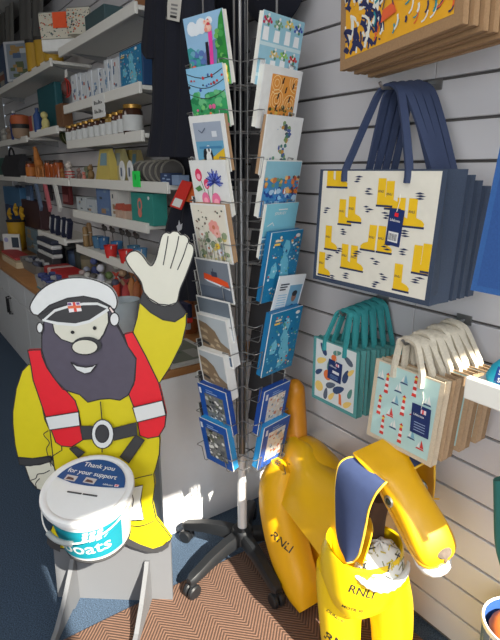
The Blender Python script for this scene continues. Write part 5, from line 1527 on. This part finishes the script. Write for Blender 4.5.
for i, (px, y, h, c) in enumerate(((86, 1.03, .12, (140, 110, 70)), (90, 1.06, .14, (150, 116, 80)))):
    x = px_x(px, 240, y)
    t = thing('wooden_post_ornament', ('left', 'right')[i]+' wooden groyne post ornament on the lowest shelf', 'ornament', (x, y, Z6), None)
    MB().lathe((x, y, Z6+.0005), [(.016, 0), (.018, .01), (.016, h*.9), (.010, h)], mm(*c), 10).build('post', t)
    MB().tube([(x+.018*math.cos(a), y+.018*math.sin(a), Z6+h*.6) for a in [k*math.pi/5 for k in range(10)]], .003, mm(190, 180, 160), 6, closed=True).build('rope', t)
for i, (px, py) in enumerate(((106, 246), (113, 240), (123, 246), (129, 240), (137, 246))):
    p = ony(px, py, 1.12); z = Z6
    t = thing('wooden_bird', ORD[i]+' small dark bird ornament on a stick behind the toy buckets', 'ornament', (p.x, 1.12, z), 'bird ornaments on sticks')
    MB().tube([(p.x, 1.12, z+.0005), (p.x, 1.12, z+.10)], .002, mm(60, 50, 40), 6).build('stick', t)
    m = MB(); m.ball((p.x, 1.12, z+.112), (.026, .014, .016), mm(80, 74, 70), 10); m.ball((p.x-.024, 1.12, z+.126), .010, mm(70, 60, 56), 8); m.build('bird', t)
# ------------------------------------------------------------------ left bay
ZB1 = ZS[0]-.02
def tub(px, y, r, ptop, zb, label, col, lidc, group=None, n=18):
    z = ony(px, ptop, y).z; x = px_x(px, ptop, y)
    t = thing('tub', label, 'tub', (x, y, zb), group)
    MB().lathe((x, y, zb+.0005), [(r, 0), (r, z-zb-.02), (r*.9, z-zb-.018)], col, n).build('body', t)
    MB().lathe((x, y, zb+.0005), [(r*1.03, z-zb-.02), (r*1.03, z-zb), (r*.5, z-zb+.004)], lidc, n).build('lid', t)
YT = mm(176, 136, 24)
for i, (px, pt) in enumerate(((33.5, 41), (42.5, 38), (52.5, 41))):
    tub(px, 1.02, .054, pt, ZB1, ORD[i]+' yellow tub with dark lid from the left on the upper left shelf', YT, mm(34, 32, 30), 'yellow tubs')
_t = boxy('framed_print', 'framed beach print in pale frame left of the yellow tubs', 'picture', 6, 30, 41, ZB1, 1.03, mm(170, 172, 176), .02, front=lines_front(mm(120, 130, 140), [mm(150, 120, 70), mm(70, 90, 120), mm(170, 176, 180), mm(80, 90, 60)], 8, 14), w=.26)
_t.rotation_euler.z = .7
boxy('gift_box', 'dark blue patterned box at the left edge beside framed print', 'box', -12, 5, 49, ZB1, 1.03, mm(40, 60, 90), .05, front=lines_front(mm(60, 80, 110), [mm(150, 150, 140), mm(120, 70, 50)], 9, 8))
boxy('tote_bag', 'dark teal upright bag on short shelf below the yellow tubs', 'bag', 36, 54, 85, 1.640, 1.10, mm(20, 84, 92), .05, bev=.01)
for i, (a, b, pt, c, lb, nm) in enumerate(((28, 31, 116, (150, 60, 50), 'thin red book on short shelf left of blue bottle', 'book'), (31.2, 34, 115, (170, 160, 140), 'thin cream book beside thin red book', 'book'), (55, 61.5, 104, (110, 74, 44), 'brown wooden block at right end of short shelf', 'wooden_block'))):
    boxy(nm, lb, 'book' if nm == 'book' else 'block', a, b, pt, 1.640, 1.0, mm(*c), .06)
def bottle(px, y, ptop, zb, r, col, capc, label, name='bottle', swing=False):
    z = ony(px, ptop, y).z; h = z-zb; x = px_x(px, ptop, y)
    t = thing(name, label, 'bottle', (x, y, zb), None)
    MB().lathe((x, y, zb+.0005), [(r*.95, 0), (r, .005), (r, h*.68), (r*.45, h*.84), (r*.4, h*.92)], col, 16).build('body', t)
    MB().lathe((x, y, zb+.0005), [(r*.45, h*.91), (r*.45, h), (r*.3, h*1.005)], capc, 14).build('cap', t)
    if swing: MB().box((x, y-r-.004, zb+h*.72), (.055, .002, .055), WHITE, 0, Matrix.Rotation(.7, 3, 'Y')).build('swing_tag', t, 0)
bottle(36.5, 1.0, 108, 1.640, .028, mm(34, 66, 120), mm(40, 60, 100), 'blue bottle on short shelf in front of teal bag')
plush(46, 128, 1.0, .05, mm(196, 186, 120), 'cream and yellow soft toy in front of dark teal bag', zb=1.640, ear=False)
bottle(13, 1.0, 111, 1.620, .034, mm(30, 50, 110), mm(180, 180, 176), 'dark blue bottle left of orange topped pot')
x = px_x(20, 120, 1.0)
t = thing('storage_pot', 'dark pot with broad orange lid on the left edge shelf', 'pot', (x, 1.0, 1.62), None)
MB().lathe((x, 1.0, 1.6205), [(.05, 0), (.062, .02), (.064, .07)], mm(150, 124, 100), 18).build('body', t)
MB().lathe((x, 1.0, 1.6205), [(.066, .07), (.066, .10)], mm(34, 32, 32), 18).build('band', t)
MB().lathe((x, 1.0, 1.6205), [(.066, .10), (.072, .13), (.062, .16), (.03, .168)], mm(170, 84, 44), 18).build('lid', t)
for i, (px, c) in enumerate(((-3, (150, 146, 140)), (4, (160, 158, 150)), (9, (140, 120, 104)))):
    plush(px, 132, 1.03, .048, mm(*c), ('pale grey', 'white', 'brown and white')[i]+' soft toy on the left edge shelf beside dark blue bottle', zb=1.62)
# row with the carved giraffe
x = px_x(40, 172, 1.0)
t = thing('carved_giraffe', 'tall carved orange wooden giraffe on left middle shelf', 'ornament', (x, 1.0, Z4), None)
GIR = mm(176, 110, 50)
m = MB()
m.tube(crom([(x+.03, 1.0, Z4+.08), (x, 1.0, Z4+.10), (x-.03, 1.0, Z4+.12), (x-.05, 1.0, Z4+.17), (x-.06, 1.0, Z4+.20)], 4), [.022, .024, .026, .028, .030, .030, .030, .028, .026, .024, .022, .02, .018, .016, .015, .014, .013], GIR, 10)
m.ball((x-.075, 1.0, Z4+.205), (.028, .014, .014), GIR, 10); m.build('body', t)
for dx, dy in ((-.035, -.014), (-.03, .014), (.025, -.014), (.03, .014)): MB().tube([(x+dx, 1.0+dy, Z4+.0005), (x+dx*.9, 1.0+dy, Z4+.09)], .008, GIR, 8).build('leg', t)
for i, (px, r_, h_) in enumerate(((31, .038, .12), (50, .036, .12), (54.5, .034, .11), (59, .034, .12))):
    jar('amber_jar', ORD[i]+' amber jar from the left around the carved giraffe', 'jar', px, Z4, 1.04, r_, h_, mm(150, 70, 24, rough=.2), mm(60, 40, 30), mm(190, 110, 40) if i == 0 else None, 'amber jars')
t = thing('black_handbag', 'black handbag on the shelf at left edge', 'bag', (px_x(15, 170, 1.02), 1.02, Z4+.005), None)
xa, xb = px_x(7, 165, 1.02), px_x(25, 165, 1.02); zt = ony(16, 152, 1.02).z; zz = Z4+.0055
BKM = mm(26, 26, 32)
MB().loft([[(xa+.01, .98, zz), (xb-.01, .98, zz), (xb-.01, 1.07, zz), (xa+.01, 1.07, zz)], [(xa, .97, zz+(zt-zz)*.4), (xb, .97, zz+(zt-zz)*.4), (xb, 1.08, zz+(zt-zz)*.4), (xa, 1.08, zz+(zt-zz)*.4)], [(xa+.03, 1.01, zt-.02), (xb-.03, 1.01, zt-.02), (xb-.03, 1.04, zt-.02), (xa+.03, 1.04, zt-.02)]], BKM).build('bag_body', t)
MB().tube([((xa+xb)/2+.09*math.cos(a), 1.0, zt-.03+.06*math.sin(a)) for a in [i*math.pi/10 for i in range(11)]], .008, BKM, 8).build('strap', t)
boxy('gift_box', 'small dark green box left of the black handbag', 'box', -6, 6, 158, Z4+.005, 1.02, mm(40, 84, 76), .06)
# packets hanging on hooks below
for i, (px, py, c, lb) in enumerate(((38, 195, (100, 116, 140), 'blue grey'), (47, 196, (196, 104, 112), 'pink'), (57, 196, (214, 214, 208), 'white'))):
    A = ony(px-2.5, py-13, .99); B = ony(px+3.5, py+14, .97)
    t = thing('pen_case', lb+' long slim case hanging tilted under the left shelf', 'case', B, 'slim cases hanging under the shelf')
    MB().tube([A, B], 0, mm(*c), flat=((1, 0, .4), .020, .008)).build('case', t, 0)
    MB().tube([A, A+Vector((-.01, .02, .05))], .003, mm(150, 150, 146), 6).build('loop', t)
for i, px in enumerate((50, 55, 61, 66)):
    p = ony(px, 212, 1.0)
    t = thing('folded_packet', ORD[i]+' navy packet with white band leaning on the small low shelf', 'packet', (p.x, 1.0, .9555), 'navy packets on the small low shelf')
    R_m = Matrix.Rotation(.5, 3, 'Y')
    MB().box((p.x, 1.01, .956+.075), (.05, .03, .13), mm(30, 36, 60), .004, R_m).build('packet', t, 0)
    MB().box((p.x-.006, .994, .956+.085), (.018, .003, .09), mm(200, 200, 200), 0, R_m).build('band', t, 0)
# ------------------------------------------------------------------ on the counter
def cbox(name, label, cat, p0, p1, pt, y, mat, dep, **k): return boxy(name, label, cat, p0, p1, pt, CZ, y, mat, dep, **k)
bxx = px_x(13, 240, 1.0); rr = .125; x0, x1 = bxx-rr, bxx+rr
t = thing('display_bin', 'tall mustard yellow bin at left end of the counter', 'bin', ((x0+x1)/2, 1.04, CZ), None)
zt = ony(12, 221, 1.0).z; rr = (x1-x0)/2
MB().lathe(((x0+x1)/2, 1.04, CZ+.0005), [(rr*.5, 0), (rr*.55, .01), (rr*.62, zt-CZ), (rr*.56, zt-CZ), (rr*.5, .02)], mm(190, 146, 24), 24).build('bin_body', t)
MB().lathe(((x0+x1)/2, 1.04, CZ+.0005), [(rr*.64, zt-CZ-.012), (rr*.66, zt-CZ), (rr*.62, zt-CZ+.006)], mm(30, 30, 34), 24).build('rim', t)
for i, (px, py) in enumerate(((9, 214), (15, 210), (21, 213))):
    p = ony(px, py, 1.08); m = MB()
    for k in range(5):
        a = k*2*math.pi/5+.4*i; q = p+Vector((.06*math.cos(a), .01, .06*math.sin(a)))
        m.tube([p, q], [.020, .009], mm(206, 160, 40), 8)
    single(m, 'starfish_ornament', ORD[i]+' mustard starfish shape hanging from the left above the yellow bin', 'ornament', 'starfish shapes over the yellow bin')
for i, (a, b, pt, pb, c) in enumerate(((2, 19, 188, 203, (60, 110, 150)), (3, 9, 205, 222, (30, 60, 104)), (24, 38, 202, 226, (60, 30, 34)))):
    A = ony(a, pb, 1.13); B = ony(b, pt, 1.13)
    single(MB().b2(A.x, B.x, 1.13, WALL_Y-.002, A.z, B.z, mm(*c), .006), 'hanging_packet', ('light blue', 'dark blue', 'dark red')[i]+' packet hanging on the wall over the left counter', 'packet', None, 0)
_t = cbox('card_sign', 'white card sign with dark picture in front of yellow bin', 'sign', 2, 18, 234, .90, mm(206, 206, 200), .015, front=lambda fl, w, h: (fl.rect(w*.52, h*.42, w*.94, h*.86, mm(50, 62, 74)), fl.disc(w*.2, h*.75, .02, .02, mm(150, 150, 190)), fl.rect(w*.1, h*.1, w*.44, h*.3, mm(150, 150, 150))), w=.15)
_t.rotation_euler.z = .8
boxy('book', 'cream book lying on the counter beside the card sign', 'book', 3, 16, 263, CZ, .80, mm(196, 180, 150), .14, h=.045)
boxy('book', 'red covered booklet lying on top of the cream book', 'book', 2, 15, 256, CZ+.0455, .82, mm(170, 56, 56), .12, h=.02)
cbox('canvas_print', 'seaside canvas print leaning at the back of the counter', 'picture', 25, 38, 229, 1.1, mm(110, 130, 140), .03, front=lines_front(mm(100, 126, 140), [mm(70, 90, 90), mm(150, 130, 100), mm(150, 170, 180)], 14, 10))
cbox('canvas_print', 'narrow grey canvas right of the seaside canvas print', 'picture', 38.5, 43.5, 230, 1.12, mm(120, 120, 110), .03)
bottle(48, 1.0, 234, CZ, .045, mm(150, 160, 164), mm(170, 172, 174), 'pale grey bottle with tag at the back of the counter', swing=True)
bottle(57, 1.02, 238, CZ, .045, mm(36, 30, 40), mm(60, 50, 56), 'dark wine bottle with white tag beside pale grey bottle', swing=True)
# folded goods, baskets
for k, (zz, c) in enumerate(((0, (190, 190, 188)), (.03, (34, 38, 52)), (.06, (200, 200, 198)), (.09, (38, 44, 62)))):
    xa, xb = px_x(39, 262, .93), px_x(57, 262, .93)
    single(MB().b2(xa, xb-.1, .93, 1.0, CZ+.13+zz, CZ+.13+zz+.028, mm(*c), .008), 'folded_towel', ('lowest white', 'lower navy', 'upper white', 'topmost navy')[k]+' folded towel in the stack behind the baskets', 'towel', 'folded towels on a crate', 0)
xa, xb = px_x(39, 270, .94), px_x(57, 270, .94)
single(MB().b2(xa, xb-.1, .94, 1.0, CZ+.0005, CZ+.129, mm(60, 58, 60), .004), 'crate', 'dark crate under the stack of folded towels', 'crate', None, 0)
def basket(p0, p1, y, dep, h, mat, lin_, label, n=0):
    xa, xb = px_x(p0, 275, y), px_x(p1, 275, y); c = ((xa+xb)/2, y+dep/2)
    t = thing('basket', label, 'basket', (c[0], c[1], CZ), None)
    hw, hd_ = (xb-xa)/2, dep/2
    R_ = lambda z, k: [(c[0]+hw*k*sx, c[1]+hd_*k*sy, CZ+.0005+z) for sx, sy in ((-1, -.8), (-.8, -1), (.8, -1), (1, -.8), (1, .8), (.8, 1), (-.8, 1), (-1, .8))]
    MB().loft([R_(0, .88), R_(h, 1), R_(h, .94), R_(.01, .84)], mat).build('basket_body', t, 0)
    m = MB(); r = random.Random(n+3)
    for i in range(12): m.box((c[0]+r.uniform(-.7, .7)*hw, c[1]+r.uniform(-.7, .6)*hd_, CZ+h+r.uniform(-.02, .015)), (.05, .035, .03), r.choice(lin_), .006, Matrix.Rotation(r.random()*3, 3, 'Z'))
    tag(m.build('contents', t, 0), None, None, None, 'stuff')
basket(20, 39, .84, .17, .075, mm(116, 114, 110), [mm(90, 92, 104), mm(150, 150, 152), mm(70, 74, 90), mm(130, 126, 120)], 'grey basket heaped with small packets, left on counter', 1)
basket(33, 49, .76, .12, .07, mm(160, 160, 158), [mm(40, 54, 110), mm(60, 70, 120), mm(170, 170, 170)], 'white basket with navy pattern at the counter edge', 2)
for k, (p0, p1, c, lb) in enumerate(((50, 53, (150, 40, 40), 'narrow red folded cloth'), (53.3, 56, (190, 170, 166), 'narrow pale striped folded cloth'), (56.3, 72, (176, 34, 36), 'broad bright red folded cloth'))):
    xa, xb = px_x(p0, 270, .9), px_x(p1, 270, .9)
    single(MB().b2(xa, xb, .86, 1.02, CZ+.0005, CZ+.10, mm(*c), .01), 'folded_cloth', lb+' standing in the row on the counter', 'cloth', 'folded cloths on the counter', 0)
xa, xb = px_x(73, 270, .9), px_x(89, 270, .9)
t = thing('striped_box', 'grey striped box with pebbles on its lid on the counter', 'box', ((xa+xb)/2, .95, CZ), None)
m = MB().b2(xa, xb, .88, 1.02, CZ+.0005, CZ+.10, mm(120, 118, 112), .003); fl = Flat(m, (xa, .88, CZ), (1, 0, 0), (0, 0, 1), .0006)
for i in range(6): fl.rect((xb-xa)*(.06+.155*i), .005, (xb-xa)*(.11+.155*i), .095, mm(186, 184, 178))
m.build('carton', t, 0); MB().b2(xa-.008, xb+.008, .872, 1.028, CZ+.1008, CZ+.112, mm(180, 180, 176), .002).build('lid', t, 0)
for i in range(4):
    single(MB().ball((xa+.04+.045*i, .94+.02*(i % 2), CZ+.112+.017), (.022, .02, .016), mm(*[(170, 150, 146), (60, 58, 58), (180, 176, 170), (90, 84, 80)][i]), 10), 'pebble', ('pinkish', 'black', 'white', 'dark grey')[i]+' pebble on the grey striped box lid', 'pebble', 'pebbles on the striped box')
m = MB(); A = onz(28, 288, CZ+.001); B = onz(50, 283, CZ+.001)
m.b2(A.x, A.x+.26, .76, .86, CZ+.0005, CZ+.006, mm(70, 130, 140)); fl = Flat(m, (A.x, .76, CZ+.006), (1, 0, 0), (0, 1, 0), .0005)
for i in range(5): fl.poly([(.02+.045*i, .02), (.05+.045*i, .03), (.045+.045*i, .07), (.015+.045*i, .05)], [mm(200, 210, 210), mm(40, 90, 120)][i % 2])
single(m, 'leaflet', 'teal and white leaflet lying on the counter edge above the cap', 'leaflet', None, 0)
for i, (px, py, c, nm) in enumerate(((47, 182, (60, 50, 52), 'dark brown'), (66, 186, (120, 40, 40), 'maroon'), (30, 186, (70, 96, 130), 'steel blue'), (20, 186, (44, 60, 84), 'slate blue'))):
    A = ony(px-3, py+18, 1.14); B = ony(px+3, py, 1.14)
    t = thing('hanging_packet', nm+' packet hanging on a wall hook below the middle shelf at left', 'packet', (A.x, 1.16, A.z), 'packets hung below the left shelves')
    MB().b2(A.x, A.x+.16, 1.14, 1.17, A.z, B.z, mm(*c), .006).build('packet', t, 0)
    MB().b2(A.x+.02, A.x+.14, 1.137, 1.1395, A.z+.02, A.z+.07, mm(*[min(255, v+70) for v in c])).build('header_card', t, 0)
    MB().tube([(A.x+.08, 1.155, B.z-.002), (A.x+.08, 1.155, B.z+.025), (A.x+.08, WALL_Y, B.z+.03)], .003, WIRE, 6).build('hanger', t)
for i, (px, c, nm) in enumerate(((62, (104, 74, 52), 'brown'), (68, (150, 150, 146), 'pale grey'), (75, (70, 90, 120), 'blue grey'), (82, (60, 64, 60), 'charcoal'), (88, (130, 120, 96), 'straw'))):
    x = px_x(px, 250, 1.12)
    t = thing('gift_tin', nm+' tin at the back of the counter below the lowest white shelf', 'tin', (x, 1.12, CZ), 'tins at the back of the counter')
    h_ = .16+.03*(i % 2)
    MB().lathe((x, 1.12, CZ+.0005), [(.05, 0), (.052, .005), (.052, h_-.02)], mm(*c), 18).build('body', t)
    MB().lathe((x, 1.12, CZ+.0005), [(.054, h_-.02), (.054, h_), (.04, h_+.006)], mm(*[int(v*.7) for v in c]), 18).build('lid', t)
for i, (px, c, nm) in enumerate(((3, (60, 110, 96), 'green'), (22, (120, 96, 60), 'tan'), (28, (90, 50, 44), 'dark red'))):
    jar('amber_jar', nm+' glass jar on left middle shelf near the black handbag', 'jar', px, Z4+.005, 1.09, .04, .13+.01*i, mm(*c, rough=.2), mm(50, 46, 44), None)
for i, (px, c, nm) in enumerate(((80, (150, 120, 110), 'rosy'), (88, (110, 116, 90), 'olive'), (92, (140, 110, 70), 'sandy'))):
    plush(px, 183, 1.09, .03+.004*i, mm(*c), nm+' little soft toy at the back of the middle shelf left of yellow boxes', zb=Z4)
# clutter between the cap and the raised arm
r = random.Random(12)
PC = [((120, 124, 140), 'grey'), ((60, 70, 120), 'blue'), ((150, 150, 130), 'pale olive'), ((170, 170, 180), 'silver'), ((90, 110, 60), 'green'), ((180, 180, 170), 'off white'), ((50, 50, 70), 'dark navy'), ((150, 120, 90), 'tan')]
for i in range(8):
    px = 88+4.6*i; c, nm = PC[i]
    x = px_x(px, 285, .98+.03*(i % 3)); y = .98+.05*(i % 3)
    t = thing('key_ring_toy', nm+' little stuffed key ring toy on the counter behind the cap', 'toy', (x, y, CZ), 'key ring toys on the counter')
    hh = .14+.05*(i % 2)
    MB().ball((x, y, CZ+.0005+hh*.4), (.036, .030, hh*.4), mm(*c), 12).build('body', t)
    MB().ball((x, y, CZ+hh*.95), (.024, .022, .022), mm(*[min(255, v+20) for v in c]), 10).build('head', t)
for i, (px, c, nm) in enumerate(((117, (190, 60, 36), 'orange red'), (122, (130, 40, 50), 'dark red'), (126, (170, 60, 60), 'red'), (131, (170, 110, 60), 'light brown'), (136, (150, 84, 44), 'brown'), (140, (160, 96, 50), 'tan'), (144, (140, 70, 36), 'russet'))):
    A = ony(px, 305, .95+.03*(i % 2)); B = ony(px-1+.6*i, 272+4*(i % 3), 1.0+.03*(i % 2)); A.z = max(A.z, CZ+.02)
    t = thing('wooden_fish', nm+' wooden hanging fish among the pieces right of the cap', 'ornament', A, 'wooden fish right of the cap')
    M_ = (B-A); L = M_.length; rot = M_.to_track_quat('Z', 'Y').to_matrix()
    MB().ball(A.lerp(B, .45), (.020, .010, L*.40), mm(*c), 12, rot=rot).build('body', t)
    C2 = A.lerp(B, .86); s_ = rot @ Vector((1, 0, 0)); d = M_.normalized()
    MB().prism([C2-d*.01, C2+d*.03+s_*.022, C2+d*.018, C2+d*.03-s_*.022], rot @ Vector((0, .006, 0)), mm(*[int(v*.8) for v in c])).build('tail_fin', t, 0)
x = px_x(127, 330, .86); r_ = .06
t = thing('glass_jar', 'tall pale grey glass jar on the counter between painted face and raised arm', 'jar', (x, .86, CZ), None)
hz = ony(127, 301, .86).z-CZ
MB().lathe((x, .86, CZ+.0005), [(r_*.9, 0), (r_, .008), (r_, hz*.8), (r_*1.1, hz), (r_*1.05, hz), (r_*.95, hz*.8), (r_*.9, .012)], mm(206, 218, 224, rough=.15, trans=.3), 24).build('jar_wall', t)
MB().tube([(x+r_*1.08*math.cos(a), .86+r_*1.08*math.sin(a), CZ+hz) for a in [i*math.pi/10 for i in range(20)]], .004, mm(170, 180, 184), 6, closed=True).build('rim', t)
# magazines and pottery at the counter end
def page(fl, w, h): fl.rect(.02, .02, w-.02, h-.02, mm(120, 124, 110)).up(); fl.rect(.04, .04, w*.6, h*.5, mm(90, 110, 84)); fl.rect(w*.5, h*.55, w-.04, h-.04, mm(160, 158, 150))
m = MB().b2(-1.90, -1.63, .80, 1.01, CZ+.0005, CZ+.012, mm(206, 206, 200), .001); page(Flat(m, (-1.90, .80, CZ+.012), (1, 0, 0), (0, 1, 0), .0005), .27, .21)
single(m, 'magazine', 'grey green magazine lying at the counter end beside the card rack', 'magazine', None, 0)
for i, (px, y, r_, h_, c) in enumerate(((190, 1.08, .045, .14, (150, 84, 40)), (196, 1.14, .05, .17, (120, 90, 60)), (181, 1.12, .04, .12, (104, 64, 44)))):
    x = px_x(px, 345, y)
    t = thing('pottery_jar', ('orange brown', 'speckled tan', 'dark brown')[i]+' pottery jar at the counter end behind the magazine', 'jar', (x, y, CZ), 'pottery jars at the counter end')
    MB().lathe((x, y, CZ+.0005), [(r_*.7, 0), (r_, h_*.3), (r_*.95, h_*.6), (r_*.6, h_*.85), (r_*.65, h_*.95), (r_*.5, h_*.95)], mm(*c), 18).build('body', t)
    MB().ball((x, y, CZ+h_*1.0), (r_*.55, r_*.55, r_*.3), mm(*[int(v*.8) for v in c]), 12).build('stopper', t)
p = ony(186, 322, 1.0)
t = thing('hanging_bag', 'small navy and red pouch hanging below the glove', 'pouch', p, None)
MB().box((p.x, 1.0, p.z+.055), (.085, .02, .06), mm(30, 36, 70), .006).build('upper_panel', t, 0); MB().box((p.x, .998, p.z+.016), (.085, .024, .022), RDT, .004).build('red_band', t, 0)
MB().box((p.x+.004, .998, p.z-.012), (.05, .02, .03), mm(170, 172, 180), .004).build('motif', t, 0)
# ------------------------------------------------------------------ right edge, low down
t = thing('umbrella_bin', 'blue and white patterned bin with orange inside, low at the right edge', 'bin', (-.452, 1.13, 0), None)
c = Vector((-.452, 1.13, 0))
m = MB().lathe(c+Vector((0, 0, .0005)), [(.07, 0), (.074, .01), (.086, .322), (.082, .322), (.07, .02)], mm(50, 90, 160), 28)
MB().lathe(c, [(.084, .312), (.089, .317), (.088, .329), (.082, .327)], WHITE, 28, caps=False).build('rim', t)
MB().ball(c+Vector((0, 0, .302)), (.07, .07, .03), mm(226, 120, 50), 16).build('contents', t)
for k in range(7):
    a0 = math.pi*(.8+.12*k)
    P_ = lambda a, z: c+Vector(((.0725+.0135*z/.345)*math.cos(a), (.0725+.0135*z/.345)*math.sin(a), z))*1.0
    for z in (.10, .18, .25):
        z += .03*(k % 2)
        q = [P_(a0-.08, z), P_(a0+.08, z+.01), P_(a0+.05, z+.05), P_(a0-.05, z+.04)]
        m.add([p_+(p_-c).normalized()*.002 for p_ in q], [[0, 1, 2, 3]], WHITE)
m.build('bin_wall', t)
single(cloth([(478, 494, 530), (500, 494.5, 530), (530, 495, 530), (548, 497, 530), (562, 501, 530)], 1.0, M((40, 110, 104), 0.85), .05, .004, 2), 'teal_fleece', 'teal fleece hanging at the right edge, low by the wall', 'garment', None, 60)
